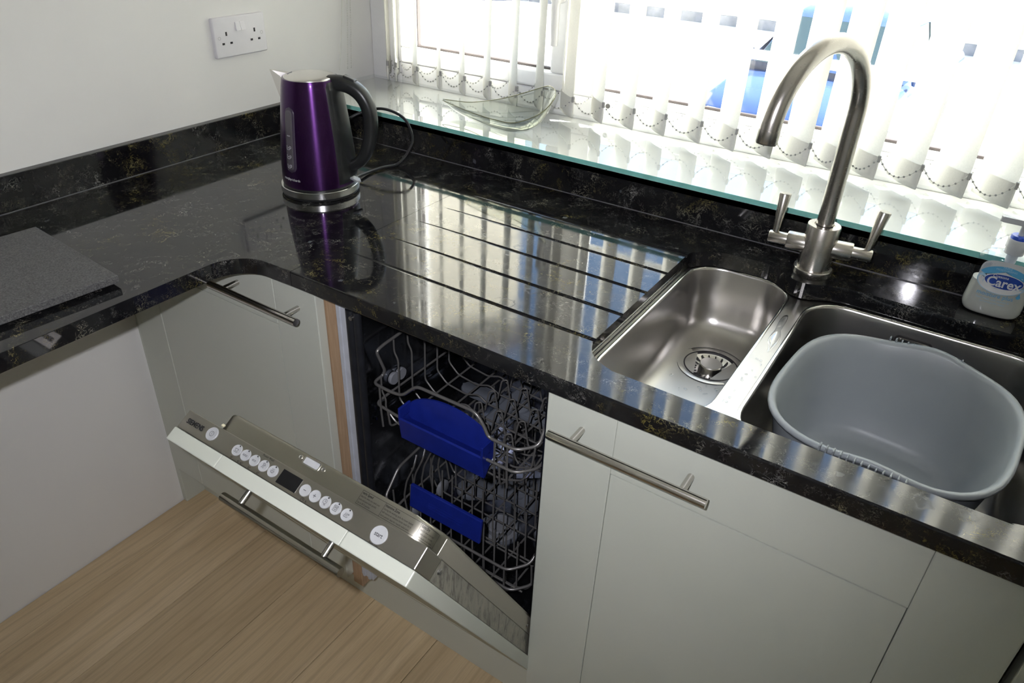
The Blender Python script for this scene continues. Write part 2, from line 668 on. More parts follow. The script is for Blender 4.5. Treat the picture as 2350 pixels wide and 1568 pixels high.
def stroke_geo(lines, w):
    """flat ribbons in 2D for small printed symbols"""
    vs, fs = [], []
    for ln in lines:
        for (a, b) in zip(ln[:-1], ln[1:]):
            dx, dy = b[0] - a[0], b[1] - a[1]
            L = math.hypot(dx, dy) or 1e-9
            nx, ny = -dy / L * w / 2, dx / L * w / 2
            ex, ey = dx / L * w * 0.4, dy / L * w * 0.4
            i = len(vs)
            vs += [(a[0] + nx - ex, a[1] + ny - ey), (a[0] - nx - ex, a[1] - ny - ey),
                   (b[0] - nx + ex, b[1] - ny + ey), (b[0] + nx + ex, b[1] + ny + ey)]
            fs.append((i, i + 1, i + 2, i + 3))
    return vs, fs


def arc(cx, cy, r, a0, a1, n=14, ry=None):
    ry = r if ry is None else ry
    return [(cx + r * math.cos(math.radians(a0 + (a1 - a0) * k / n)), cy + ry * math.sin(math.radians(a0 + (a1 - a0) * k / n))) for k in range(n + 1)]


def symbol(name, lines, w, mat, fmap, parent):
    vs, fs = stroke_geo(lines, w)
    return finish(name, [fmap(u, v) for u, v in vs], fs, mat, parent)


def structure(o, label=None):
    o['kind'] = 'structure'
    if label:
        o['label'] = label
    return o


# ================================================================== THE ROOM
ZT = 0.91          # worktop top
ZB = 0.881         # worktop underside
YF = -0.607        # worktop front (sink run)
XF = 0.4765        # worktop front (left run)
YD = -0.587        # door fronts
RX1, RY0, CEIL = 3.2, -2.6, 2.40

# floor of oak planks laid along Y
floor = box('floor', (-0.02, RY0, -0.04), (RX1, 0.02, -0.009), 'dark_slot', None)
structure(floor, 'oak plank floor')
pw = 0.19
ends = {0: -1.35, 1: -1.75, 2: -1.9, 3: -1.45, 4: -0.30, 5: -1.6, 6: -1.3}
x = -0.13
i = 0
while x < 2.2:
    a, b = max(x, -0.019), min(x + pw, 2.3)
    e = ends[i % 7]
    for (y0, y1) in ((RY0 + 0.002, e - 0.0006), (e + 0.0006, 0.0)):
        if y1 - y0 > 0.05:
            box('plank', (a + 0.0007, y0, -0.010), (b - 0.0007, y1, 0.0), 'oak_floor', floor, 0.0006, seg=1)
    x += pw
    i += 1
structure(box('wall_left', (-0.12, RY0, -0.04), (-0.02, 0.42, CEIL), 'wall_paint'), 'white painted wall left of the worktop')
structure(box('wall_right', (RX1, RY0, -0.04), (RX1 + 0.1, 0.42, CEIL), 'wall_paint'))
structure(box('wall_behind', (-0.12, RY0 - 0.1, -0.04), (RX1 + 0.1, RY0, CEIL), 'wall_paint'))
structure(box('ceiling', (-0.12, RY0 - 0.1, CEIL), (RX1 + 0.1, 0.42, CEIL + 0.1), 'ceiling_paint'))
structure(box('wall_window_lower', (-0.02, 0.02, -1.0), (RX1, 0.40, 0.968), 'wall_paint'), 'wall below the window')
structure(box('wall_window_upper', (-0.02, 0.02, 2.10), (RX1, 0.40, CEIL), 'wall_paint'))
structure(box('wall_window_side', (2.42, 0.02, 0.968), (RX1, 0.40, 2.10), 'wall_paint'))
structure(box('trim_1', (-0.02, 0.0, 0.968), (2.42, 0.30, 0.981), 'white_sill_board'), 'white window board under the glass')

# ---- window
win = thing('window_1', 'white plastic framed kitchen window', None, (0.0, 0.3, 0.985), kind='structure')
WZ1 = 2.08
box('window_frame', (-0.019, 0.286, 0.982), (0.085, 0.35, WZ1), 'white_upvc', win, 0.003)
box('window_frame', (0.085, 0.286, 0.982), (2.36, 0.35, 1.038), 'white_upvc', win, 0.004)
box('window_frame', (0.085, 0.286, WZ1 - 0.06), (2.36, 0.35, WZ1), 'white_upvc', win, 0.003)
box('window_frame', (2.36, 0.286, 0.982), (2.419, 0.35, WZ1), 'white_upvc', win, 0.003)
box('mullion', (0.612, 0.286, 1.038), (0.688, 0.35, WZ1 - 0.06), 'white_upvc', win, 0.003)
sash = sub('casement', win)
box('sash_rail', (0.091, 0.278, 1.041), (0.608, 0.338, 1.081), 'white_upvc', sash, 0.005)
box('sash_rail', (0.091, 0.278, 1.95), (0.608, 0.338, 2.015), 'white_upvc', sash, 0.005)
box('sash_stile', (0.091, 0.278, 1.081), (0.130, 0.338, 1.95), 'white_upvc', sash, 0.005)
box('sash_stile', (0.566, 0.278, 1.081), (0.608, 0.338, 1.95), 'white_upvc', sash, 0.005)
box('gasket', (0.130, 0.305, 1.0812), (0.566, 0.318, 1.0865), 'gasket_brown', sash)
box('gasket', (0.1302, 0.306, 1.0866), (0.1330, 0.318, 1.949), 'gasket_brown', sash)
box('pane', (0.130, 0.320, 1.082), (0.566, 0.324, 1.949), 'window_glass', sash)
tube('window_handle', rounded_path([(0.588, 0.277, 1.250), (0.588, 0.252, 1.250), (0.590, 0.245, 1.235), (0.592, 0.246, 1.150)], 0.012), [0.012] * 6 + [0.010] * 5 + [0.008], 'white_upvc', win, 10)
for (xa, xb) in ((0.688, 2.36),):
    box('glazing_bead', (xa, 0.292, 1.038), (xb, 0.318, 1.053), 'white_upvc', win, 0.003)
    box('gasket', (xa, 0.309, 1.0532), (xb, 0.318, 1.0585), 'gasket_brown', win)
    box('pane', (xa, 0.320, 1.04), (xb, 0.324, 2.02), 'window_glass', win)
    box('glazing_bar', (xa, 0.308, 1.171), (xb, 0.3195, 1.190), 'white_upvc', win, 0.003)
tube('drain_cap', [(0.727, 0.2855, 1.026), (0.727, 0.2845, 1.026)], 0.006, 'dark_slot', win, 10)

# ---- glass sheet lying on the sill
gs = thing('glass_sill_sheet', 'clear glass sheet with green edge covering the window sill', 'glass shelf', (1.2, 0.14, 0.9815))
box('sheet', (-0.0185, -0.0045, 0.9815), (2.418, 0.283, 0.9912), 'sill_glass', gs)
box('front_edge', (-0.0185, -0.0052, 0.9815), (2.418, -0.0046, 0.9912), 'teal_glass_edge', gs)

# ---- vertical blind
bl = thing('vertical_blind', 'white vertical slat blind hanging in the kitchen window', 'blind', (1.2, 0.24, 2.05))
box('head_rail', (-0.01, 0.22, 2.045), (2.40, 0.262, 2.085), 'white_upvc', bl, 0.003)
tips = [0.104, 0.133, 0.2075, 0.2847, 0.3605, 0.4388, 0.5165, 0.5898, 0.6726, 0.7516, 0.8283, 0.9039, 0.9853, 1.061,
        1.1377, 1.2099, 1.275, 1.337, 1.4122, 1.4893, 1.563] + [1.64 + 0.077 * k for k in range(10)]
SLW = 0.089
clips = []
for k, tx in enumerate(tips):
    ang = math.radians(135 + (random.uniform(-3, 3) if k > 2 else 2))
    if k < 2:
        ang = math.radians(126)
    d = Vector((math.cos(ang), math.sin(ang), 0))
    nrm = Vector((-d.y, d.x, 0))
    tip = Vector((tx, 0.210, 0))
    zb = 1.0075 - 0.0035 * tx + random.uniform(-0.001, 0.001)

    def P(s, z, th):
        bow = 0.006 * (1 - (2 * s - 1) ** 2)
        return tip + d * (SLW * s) + nrm * (bow + th) + Vector((0, 0, z))
    ns = 6

    def cloth(name, z0, z1, th0, th1, mat, nz=1, bulge=0.0):
        vs, fs = [], []
        for side in (th0, th1):
            for j in range(nz + 1):
                for s in range(ns + 1):
                    t = j / nz
                    bb = bulge * math.sin(PI * t) * (1 if side > 0 else -1)
                    vs.append(P(s / ns, z0 + (z1 - z0) * t, side + bb))
        q = (ns + 1) * (nz + 1)
        for j in range(nz):
            for s in range(ns):
                a = j * (ns + 1) + s
                fs.append((a, a + 1, a + ns + 2, a + ns + 1))
                fs.append((q + a + ns + 1, q + a + ns + 2, q + a + 1, q + a))
        if th0 != th1:
            for j in range(nz):
                a = j * (ns + 1)
                fs.append((a, a + ns + 1, q + a + ns + 1, q + a))
                a += ns
                fs.append((a, q + a, q + a + ns + 1, a + ns + 1))
            for s in range(ns):
                fs.append((s, q + s, q + s + 1, s + 1))
        return finish(name, vs, fs, mat, None, True)
    so = cloth('slat', zb + 0.030, 2.045, 0.0, 0.0, 'blind_fabric', 1)
    so.data.transform(Matrix.Translation(-Vector(bl['base'])))
    so.parent = bl
    so['base'] = bl['base']
    po = cloth('weight_pocket', zb, zb + 0.046, 0.0009, -0.0009, 'blind_pocket', 4, 0.0012)
    po.data.transform(Matrix.Translation(-Vector(bl['base'])))
    po.parent = so
    po['base'] = bl['base']
    c1 = P(0, zb + 0.046, 0)
    c2 = P(1, zb + 0.046, 0)
    clips.append((c1, c2))
    box('chain_clip', c1 + Vector((-0.003, -0.003, -0.010)), c1 + Vector((0.003, 0.003, 0.003)), 'bead_grey', so, 0.001, seg=1)
bs_me = None


def bead_chain(a, b, sag):
    vs, fs = [], []
    L = 24
    pts = []
    for k in range(L + 1):
        t = k / L
        p = a.lerp(b, t)
        p.z -= sag * 4 * t * (1 - t)
        pts.append(p)
    v, f = sweep_geo(pts, 0.0006, 4)
    vs += v
    fs += f
    nb = 9
    fm = [0] * len(fs)
    for k in range(1, nb):
        t = k / nb
        p = a.lerp(b, t)
        p.z -= sag * 4 * t * (1 - t)
        r = 0.0021
        i0 = len(vs)
        vs += [p + Vector(q) * r for q in ((1, 0, 0), (-1, 0, 0), (0, 1, 0), (0, -1, 0), (0, 0, 1), (0, 0, -1),
                                           (.6, .6, .6), (.6, .6, -.6), (.6, -.6, .6), (.6, -.6, -.6), (-.6, .6, .6), (-.6, .6, -.6), (-.6, -.6, .6), (-.6, -.6, -.6))]
        tri = [(0, 6, 8), (0, 7, 6), (0, 8, 9), (0, 9, 7), (1, 12, 10), (1, 10, 11), (1, 13, 12), (1, 11, 13),
               (2, 10, 6), (2, 6, 7), (2, 7, 11), (2, 11, 10), (3, 8, 12), (3, 12, 13), (3, 13, 9), (3, 9, 8),
               (4, 6, 10), (4, 10, 12), (4, 12, 8), (4, 8, 6), (5, 11, 7), (5, 7, 9), (5, 9, 13), (5, 13, 11)]
        fs += [tuple(i0 + q for q in t3) for t3 in tri]
        fm += [1] * len(tri)
    return finish('bead_chain', vs, fs, None, bl, True, mats=['cord_white', 'bead_grey'], fmat=fm)


for k in range(len(clips) - 1):
    gap = (clips[k + 1][0] - clips[k][0]).length
    sg = 0.030 if gap > 0.05 else 0.038
    bead_chain(clips[k][0], clips[k + 1][0], sg)
    bead_chain(clips[k][1], clips[k + 1][1], sg)
# control cord and chain at the left end, hanging against the wall
for (yo, sw, nm) in ((0.215, 0.050, 'pull_cord'), (0.222, 0.026, 'control_chain'), (0.232, 0.022, 'control_chain')):
    pts = []
    for k in range(26):
        t = k / 25
        z = 2.045 - t * 1.02
        pts.append((-0.012, yo - sw * (t ** 4) - 0.02 * t, z))
    if nm == 'pull_cord':
        tube(nm, pts, 0.0010, 'cord_white', bl, 6)
    else:
        vs, fs = sweep_geo(pts, 0.0006, 4)
        for k in range(170):
            t = k / 169 * 25
            q = min(int(t), 24)
            p = Vector(pts[q]).lerp(Vector(pts[q + 1]), t - q)
            i0 = len(vs)
            r = 0.0021
            vs += [p + Vector(w) * r for w in ((1, 0, 0), (-1, 0, 0), (0, 1, 0), (0, -1, 0), (0, 0, 1), (0, 0, -1))]
            fs += [tuple(i0 + q2 for q2 in t3) for t3 in ((0, 2, 4), (2, 1, 4), (1, 3, 4), (3, 0, 4), (2, 0, 5), (1, 2, 5), (3, 1, 5), (0, 3, 5))]
        finish(nm, vs, fs, 'cord_white', bl, True)

# ================================================================== WORKTOP
wt = thing('worktop', 'polished black stone worktop with gold veins, running round the corner', 'worktop', (0.6, -0.3, ZB))
fr = 0.066
corner = [(-0.0195, 0.0195), (0.6010, 0.0195), (0.6010, YF)]
corner += [(XF + fr + fr * math.cos(math.radians(90 + 90 * k / 28)), YF - fr + fr * math.sin(math.radians(90 + 90 * k / 28))) for k in range(29)]
corner += [(XF, -1.9), (-0.0195, -1.9)]
sel = lambda a, b: (min(a.y, b.y) < YF + 1e-4 and min(a.x, b.x) > 0.3) and not (abs(a.x - b.x) < 1e-5 and abs(a.x - 0.601) < 1e-3)
prism('corner_slab', corner, ZB, ZT, 'black_quartz', wt, bev=0.0025, bevsel=lambda a, b: min(a.x, b.x) > 0.3 and max(a.y, b.y) < -0.6 + 1e-3)
def spline(ctrl, n=6):
    out = []
    for i in range(1, len(ctrl) - 2):
        p0, p1, p2, p3 = [Vector(c) for c in ctrl[i - 1:i + 3]]
        for k in range(n):
            t = k / n
            out.append(0.5 * ((2 * p1) + (-p0 + p2) * t + (2 * p0 - 5 * p1 + 4 * p2 - p3) * t * t + (-p0 + 3 * p1 - 3 * p2 + p3) * t ** 3))
    return out


ctrl = [(1.113, -0.50, 0), (1.113, -0.47, 0), (1.113, -0.155, 0), (1.121, -0.117, 0), (1.150, -0.090, 0), (1.187, -0.083, 0), (1.236, -0.080, 0), (1.262, -0.086, 0),
        (1.284, -0.106, 0), (1.312, -0.117, 0), (1.340, -0.107, 0), (1.366, -0.095, 0), (1.418, -0.092, 0), (1.60, -0.094, 0), (1.645, -0.098, 0), (1.680, -0.118, 0), (1.697, -0.155, 0), (1.70, -0.20, 0),
        (1.70, -0.46, 0), (1.697, -0.500, 0), (1.680, -0.530, 0), (1.645, -0.548, 0), (1.60, -0.551, 0), (1.21, -0.548, 0), (1.165, -0.546, 0), (1.130, -0.528, 0), (1.1145, -0.50, 0), (1.113, -0.47, 0), (1.113, -0.155, 0)]
cutline = [(p.x, p.y) for p in spline(ctrl, 6)]


def offset_line(pl, dd):
    n = len(pl)
    out = []
    for i in range(n):
        a, b = Vector(pl[i - 1]), Vector(pl[(i + 1) % n])
        t = (b - a).normalized()
        out.append((pl[i][0] - t.y * dd, pl[i][1] + t.x * dd))
    return out


GROOVES = (-0.4915, -0.401, -0.3115, -0.2265, -0.1365)
GX0 = 0.636


def groove_w(x_):
    return 0.0047 * min(1.0, max(0.0, (x_ - GX0) / 0.13)) ** 0.5


def groove_d(x_):
    return 0.0005 + 0.0050 * min(1.0, max(0.0, (x_ - GX0) / 0.47))


XE = 1.113
gxs = [GX0 + (XE - GX0) * (k / 26) ** 1.5 for k in range(27)]
outline = []
left_side = []
for p in cutline:
    left_side.append(p)
# the groove mouths open into the left edge of the cut-out
straight = [p for p in cutline if abs(p[0] - XE) < 0.0012 and -0.50 < p[1] < -0.12]
rest = []
i_start = max(range(len(cutline)), key=lambda q: (abs(cutline[q][0] - XE) < 0.0012 and -0.50 < cutline[q][1] < -0.12, q))
order = cutline[i_start + 1:] + cutline[:i_start + 1]
rest = [p for p in order if not (abs(p[0] - XE) < 0.0012 and -0.50 < p[1] < -0.12)]
hole = list(rest)
for gy in GROOVES:                       # walking the left edge from front to back
    for x_ in reversed(gxs):
        hole.append((x_, gy - groove_w(x_)))
    for x_ in gxs[1:]:
        hole.append((x_, gy + groove_w(x_)))


def plate(name, loops, z0, z1):
    cu = bpy.data.curves.new(name, 'CURVE')
    cu.dimensions = '2D'
    cu.fill_mode = 'BOTH'
    cu.extrude = (z1 - z0) / 2
    for lp in loops:
        sp = cu.splines.new('POLY')
        sp.points.add(len(lp) - 1)
        for q, p in zip(sp.points, lp):
            q.co = (p[0], p[1], 0, 1)
        sp.use_cyclic_u = True
    ob = bpy.data.objects.new(name, cu)
    COL.objects.link(ob)
    me = bpy.data.meshes.new_from_object(ob.evaluated_get(bpy.context.evaluated_depsgraph_get()))
    vs = [(v.co.x, v.co.y, v.co.z + (z0 + z1) / 2) for v in me.vertices]
    fs = [tuple(p.vertices) for p in me.polygons]
    bpy.data.objects.remove(ob)
    bpy.data.curves.remove(cu)
    bpy.data.meshes.remove(me)
    return vs, fs


ev = 0.0025
vs, fs = plate('sink_slab', [[(0.6020, 0.0195), (0.6020, YF + ev), (2.9, YF + ev), (2.9, 0.0195)], hole], ZB, ZT)
i0 = len(vs)
nose = [(YF + ev, ZT), (YF + ev * 0.5, ZT - ev * 0.13), (YF + ev * 0.13, ZT - ev * 0.5), (YF, ZT - ev), (YF, ZB + ev), (YF + ev * 0.13, ZB + ev * 0.5), (YF + ev * 0.5, ZB + ev * 0.13), (YF + ev, ZB)]
for x_ in (0.6020, 2.9):
    vs += [(x_, y_, z_) for y_, z_ in nose]
for k in range(len(nose) - 1):
    fs.append((i0 + k, i0 + k + 1, i0 + 8 + k + 1, i0 + 8 + k))
slab = finish('sink_slab', vs, fs, 'black_quartz', wt)
for gy in GROOVES:
    vs, fs = [], []
    m_ = 9
    for x_ in gxs:
        for k in range(m_):
            a = PI * k / (m_ - 1)
            vs.append((x_, gy - (groove_w(x_) + 0.0001) * math.cos(a), ZT - 0.0001 - groove_d(x_) * math.sin(a)))
    for q in range(len(gxs) - 1):
        for k in range(m_ - 1):
            a = q * m_ + k
            fs.append((a, a + 1, a + m_ + 1, a + m_))
    e0 = (len(gxs) - 1) * m_
    b0 = len(vs)
    vs += [(XE, gy - groove_w(XE), ZB), (XE, gy + groove_w(XE), ZB)]
    fs.append(tuple(range(e0, e0 + m_)) + (b0 + 1, b0))
    finish('drainer_groove', vs, fs, 'black_quartz', wt, True, auto=40)
box('upstand', (-0.0195, -1.9, ZT), (0.0, 0.0195, 0.9795), 'black_quartz', wt, 0.0012)
box('upstand', (0.0002, 0.0, ZT), (2.9, 0.0195, 0.9805), 'black_quartz', wt, 0.0012)

box('sealant', (0.0, -1.9, ZT), (0.0014, 0.0, ZT + 0.0014), 'sealant_grey', wt)
box('sealant', (0.0015, -0.0014, ZT), (2.9, 0.0, ZT + 0.0012), 'sealant_grey', wt)

# ================================================================== BASE CABINETS
DOOR_Z0, DOOR_Z1 = 0.152, 0.868


def door(parent, x0, x1, xf, h, stile=0.108, rail=0.098, th=0.020, mat='cream_door_paint', hidden_panel=0.0007):
    """shaker door in local coordinates: x along, s up from 0 to h, a depth with front at 0 and back at th"""
    box('stile', (x0, 0, 0), (x0 + stile - 0.0003, h, th), mat, parent, 0.0018, xf)
    box('stile', (x1 - stile + 0.0003, 0, 0), (x1, h, th), mat, parent, 0.0018, xf)
    for (s0, s1) in ((0, rail), (h - rail, h)):
        box('rail', (x0 + stile, s0, 0.0), (x1 - stile, s1, th), mat, parent, 0.0010, xf)
    box('panel', (x0 + stile + 0.0007, rail + 0.0009, hidden_panel), (x1 - stile - 0.0007, h - rail - 0.0020, th - 0.002), mat, parent, 0, xf)


def bar_handle(parent, x0, x1, xf, s, off, name='handle'):
    hd = finish(name, *[g for g in sweep_geo([xf(x0, s, -off), xf(x1, s, -off)], 0.0068, 20)], 'steel_handle', parent, True, auto=50)
    if name == 'handle':
        d = 0.034
        for hx in (x0 + d, x1 - d):
            finish('handle_post', *sweep_geo([xf(hx, s, -off + 0.004), xf(hx, s, 0.001)], 0.0050, 14), 'steel_handle', parent, True, auto=50)
    return hd


def cabinet(name, label, x0, x1, hx0, hx1, gables=(True, True)):
    t = thing(name, label, 'cabinet', ((x0 + x1) / 2, -0.3, 0.0))
    dr = sub('door', t)
    xf = lambda x, s, a: (x, YD + a, DOOR_Z0 + s)
    door(dr, x0 + 0.002, x1 - 0.002, xf, DOOR_Z1 - DOOR_Z0)
    if hx0 is not None:
        bar_handle(dr, hx0, hx1, xf, 0.825 - DOOR_Z0, 0.036)
    return t


left_cab = cabinet('base_cabinet', 'cream shaker base cabinet in the corner, left of the dishwasher', 0.022, 0.634, 0.3905, 0.6195)
box('gable', (0.024, -0.565, 0.12), (0.042, -0.02, 0.878), 'cream_edge', left_cab)
box('gable', (0.6285, -0.566, 0.12), (0.6555, -0.02, 0.878), 'oak_edge', left_cab, 0.0006, seg=1)
box('base_board', (0.042, -0.565, 0.14), (0.6285, -0.02, 0.158), 'oak_edge', left_cab)
sink_cab = cabinet('base_cabinet', 'cream shaker cabinet under the sink, right of the dishwasher', 1.093, 1.697, 1.1185, 1.3468)
box('gable', (1.0965, -0.565, 0.12), (1.109, -0.02, 0.866), 'cream_edge', sink_cab)
box('gable', (1.705, -0.565, 0.12), (1.720, -0.02, 0.866), 'cream_edge', sink_cab)
box('base_board', (1.109, -0.565, 0.14), (1.705, -0.02, 0.158), 'cream_edge', sink_cab)
far_cab = cabinet('base_cabinet', 'cream cabinet at the lower right corner, right of the sink cabinet', 1.702, 2.30, None, None)
box('gable', (1.722, -0.565, 0.12), (1.738, -0.02, 0.878), 'cream_edge', far_cab)
box('gable', (2.282, -0.565, 0.12), (2.298, -0.02, 0.878), 'cream_edge', far_cab)
fp = box('filler_panel', (-0.0198, -0.568, 0.0), (-0.004, -0.02, 0.8805), 'cream_door_paint', None, 0.001, loc=(-0.012, -0.3, 0))
set_props(fp, 'narrow cream filler panel against the wall beside the corner cabinet', 'panel')
pl = box('plinth', (-0.0035, -0.511, 0.0), (2.3, -0.495, 0.150), 'cream_door_paint', None, 0.0015, loc=(1.0, -0.5, 0))
set_props(pl, 'long cream plinth board along the floor under the cabinets', 'plinth')

# ================================================================== DISHWASHER
dw = thing('dishwasher', 'slim built-in dishwasher with its door tilted half open', 'dishwasher', (0.874, -0.3, 0.0))
box('side_trim', (0.657, -0.566, 0.165), (0.6905, -0.03, 0.872), 'white_strip', dw, 0.001)
box('side_trim', (0.662, -0.5685, 0.165), (0.668, -0.566, 0.872), 'white_strip', dw)
box('side_trim', (0.678, -0.5690, 0.165), (0.6835, -0.566, 0.872), 'white_strip', dw)
tub = sub('tub', dw)
TX0, TX1, TY0, TY1, TZ0, TZ1 = 0.7035, 1.076, -0.555, -0.06, 0.205, 0.858
box('tub_wall', (TX0 - 0.010, TY0, TZ0), (TX0, TY1, TZ1), 'steel_tub', tub)
box('tub_wall', (TX1, TY0, TZ0), (TX1 + 0.010, TY1, TZ1), 'steel_tub', tub)
box('tub_wall', (TX0 - 0.010, TY1, TZ0), (TX1 + 0.010, TY1 + 0.010, TZ1), 'steel_tub', tub)
box('tub_ceiling', (TX0 - 0.010, TY0, TZ1), (TX1 + 0.010, TY1 + 0.010, TZ1 + 0.010), 'steel_tub', tub)
box('tub_floor', (TX0 - 0.010, TY0, TZ0 - 0.02), (TX1 + 0.010, TY1 + 0.010, TZ0), 'steel_tub', tub)
for zz in (0.60, 0.625):
    box('side_ridge', (TX0, -0.54, zz), (TX0 + 0.006, -0.08, zz + 0.010), 'steel_tub', tub, 0.002)
    box('side_ridge', (TX1 - 0.006, -0.54, zz), (TX1, -0.08, zz + 0.010), 'steel_tub', tub, 0.002)
tube('door_seal', [(0.6985, -0.572, 0.22), (0.6985, -0.572, 0.855)], 0.0085, 'black_rubber', dw, 12)
tube('door_seal', [(0.7135, -0.571, 0.22), (0.7135, -0.571, 0.855)], 0.0075, 'black_rubber', dw, 12)
box('top_frame', (0.692, -0.575, 0.8585), (1.09, -0.54, 0.880), 'black_rubber', dw, 0.002)
tube('latch_pin', [(0.7085, -0.583, 0.845), (0.7085, -0.574, 0.845)], 0.004, 'screw_metal', dw, 10)
box('bottom_sill', (0.70, -0.500, 0.140), (1.078, -0.47, 0.166), 'black_rubber', dw, 0.004)

# --- the tilted door: x along, s up the door (0 at its top), a through the door towards the tub
TH = math.radians(30.0)
DO = Vector((0, -0.885, 0.784))
DU = Vector((0, -math.sin(TH), math.cos(TH)))
DN = Vector((0, math.cos(TH), math.sin(TH)))


def DX(x, s, a):
    p = DO + DU * s + DN * a
    return (x, p.y, p.z)


fpan = sub('front_panel', dw)
HD = 0.700
door(fpan, 0.644, 1.0975, lambda x, s, a: DX(x, s - HD, a - 0.0215), HD, mat='cream_door_paint', th=0.0212)
bar_handle(fpan, 0.7626, 0.9906, lambda x, s, a: DX(x, s, a - 0.0215), -0.0386, 0.0250)
# control panel and steel inner door
DT = lambda u, v: DX(u, 0.0006, v)
cp = box('control_panel', (0.6480, -0.052, 0.0002), (1.0955, 0.0, 0.0300), 'steel_brushed', dw, 0.0010, DX)
ol = rrect(0.7085, 1.0905, -0.640, -0.0005, [0.004, 0.004, 0.030, 0.022], 6)
liner = prism('inner_door', ol, 0.0300, 0.0565, 'steel_door_liner', dw, DX, bev=0.005, bevsel=lambda a, b: min(a.z, b.z) > 0.05, smooth=True, seg=3)
box('door_side', (0.652, -0.640, 0.0004), (1.0910, -0.0525, 0.0298), 'stained_steel', dw, 0.0008, DX)
box('liner_flange', (1.0860, -0.625, 0.0302), (1.0915, -0.045, 0.0540), 'liner_side', dw, 0.0008, DX)
for (s, a) in ((-0.075, 0.017), (-0.52, 0.040), (-0.555, 0.044)):
    lathe('screw', [(0.0001, 0.0018), (0.003, 0.0016), (0.0046, 0.0), (0.0046, -0.001)][::-1], 'screw_metal', dw, seg=14,
          axis=lambda x, y, z, s=s, a=a: DX(1.0915 + z, s + x, a + y))
# buttons
def button(x, r, a=0.0145):
    return lathe('button', [(r, -0.0005), (r, 0.0012), (r * 0.93, 0.0018), (r * 0.86, 0.0016), (0.0001, 0.0016)], 'pale_grey_plastic', cp, seg=28,
                 axis=lambda px, py, z: DX(x + px, z, a + py))


BF = lambda x, a=0.0145: (lambda u, v: DX(x + u, 0.00185, a + v))
small = {0.7678: 'pot', 0.7856: 'auto', 0.8039: 'eco', 0.8222: 'glass', 0.8404: 'shower',
         0.9019: 'minus', 0.9198: 'plus', 0.9385: 'clock', 0.9570: 'machine', 0.9757: 'steam'}
button(0.7122, 0.0102, 0.0163)
button(1.0306, 0.0118, 0.0135)
symbol('button_symbol', [arc(0, 0, 0.0036, 0, 360, 20), [(0, -0.002), (0, 0.002)]], 0.0005, 'black_print', BF(0.7122, 0.0163), cp)
lettering('button_lettering', 'start', 0.0078, 'black_print', BF(1.0306, 0.0135), cp, bold=0.01, sx=0.85)
for bx, kind in small.items():
    button(bx, 0.0083)
    f = BF(bx)
    w = 0.00045
    if kind in ('auto', 'eco'):
        lettering('button_lettering', kind, 0.0056, 'black_print', f, cp, sx=0.85)
    elif kind == 'minus':
        symbol('button_symbol', [[(-0.002, 0), (0.002, 0)]], 0.0007, 'black_print', f, cp)
    elif kind == 'plus':
        symbol('button_symbol', [[(-0.0022, 0), (0.0022, 0)], [(0, -0.0022), (0, 0.0022)]], 0.0007, 'black_print', f, cp)
    else:
        L = {'pot': [[(-0.0024, 0.0018), (-0.0024, -0.001), (-0.0016, -0.0018), (0.0016, -0.0018), (0.0024, -0.001), (0.0024, 0.0018), (-0.0024, 0.0018)],
                     [(-0.0036, 0.0012), (-0.0024, 0.0012)], [(0.0024, 0.0012), (0.0036, 0.0012)], [(-0.0036, -0.0022), (-0.003, -0.0032), (0.003, -0.0032), (0.0036, -0.0022)]],
             'glass': [[(-0.0016, 0.0034), (-0.0012, 0.0012), (0, 0.0006), (0.0012, 0.0012), (0.0016, 0.0034), (-0.0016, 0.0034)], [(0, 0.0006), (0, -0.0010)], [(-0.0014, -0.0010), (0.0014, -0.0010)],
                       [(0.0018, 0.0018), (0.003, 0.0018), (0.003, 0.0004), (0.0016, 0.0004)], [(-0.0022, -0.0026), (-0.001, -0.0026)], [(-0.0016, -0.002), (-0.0016, -0.0032)], [(0.001, -0.0026), (0.0022, -0.0026)], [(0.0016, -0.002), (0.0016, -0.0032)]],
             'shower': [arc(0, 0.0004, 0.0030, 180, 360, 10), [(-0.0030, 0.0004), (0.0030, 0.0004)], [(-0.002, 0.0032), (-0.0012, 0.0016)], [(0, 0.0032), (0, 0.0016)], [(0.002, 0.0032), (0.0012, 0.0016)], [(-0.0008, -0.001), (-0.0014, -0.002)], [(0.001, -0.001), (0.0005, -0.002)]],
             'clock': [arc(-0.0003, 0.0008, 0.0030, 0, 360, 20), [(-0.0003, 0.0026), (-0.0003, 0.0006), (0.0012, 0.0006)], [(0.0002, -0.0024), (0.0010, -0.0032), (0.0002, -0.0040)], [(0.0016, -0.0024), (0.0024, -0.0032), (0.0016, -0.0040)]],
             'machine': [[(-0.003, -0.0036), (-0.003, 0.0036), (0.003, 0.0036), (0.003, -0.0036), (-0.003, -0.0036)], [(-0.003, 0.0022), (0.003, 0.0022)], arc(0, -0.0006, 0.0016, 0, 360, 14), [(-0.0018, 0.0010), (0.0018, 0.0010)]],
             'steam': [[(-0.0034, -0.0016), (-0.0026, -0.0030), (0.0026, -0.0030), (0.0034, -0.0016)]] + [[(dx, -0.0018), (dx - 0.0006, -0.0006), (dx + 0.0006, 0.0006), (dx, 0.0022)] for dx in (-0.0018, 0, 0.0018)] + [[(0.0026, 0.0012), (0.0046, 0.0012)], [(0.0036, 0.0002), (0.0036, 0.0022)]]}[kind]
        symbol('button_symbol', L, w, 'black_print', f, cp)
    if kind not in ('minus', 'plus'):
        lathe('indicator', [(0.0011, 0.0010), (0.0011, 0.0021), (0.0001, 0.0021)], 'dark_slot', cp, seg=10, axis=lambda px, py, z, bx=bx: DX(bx + 0.0018 + px, z, 0.0145 + 0.0067 + py))
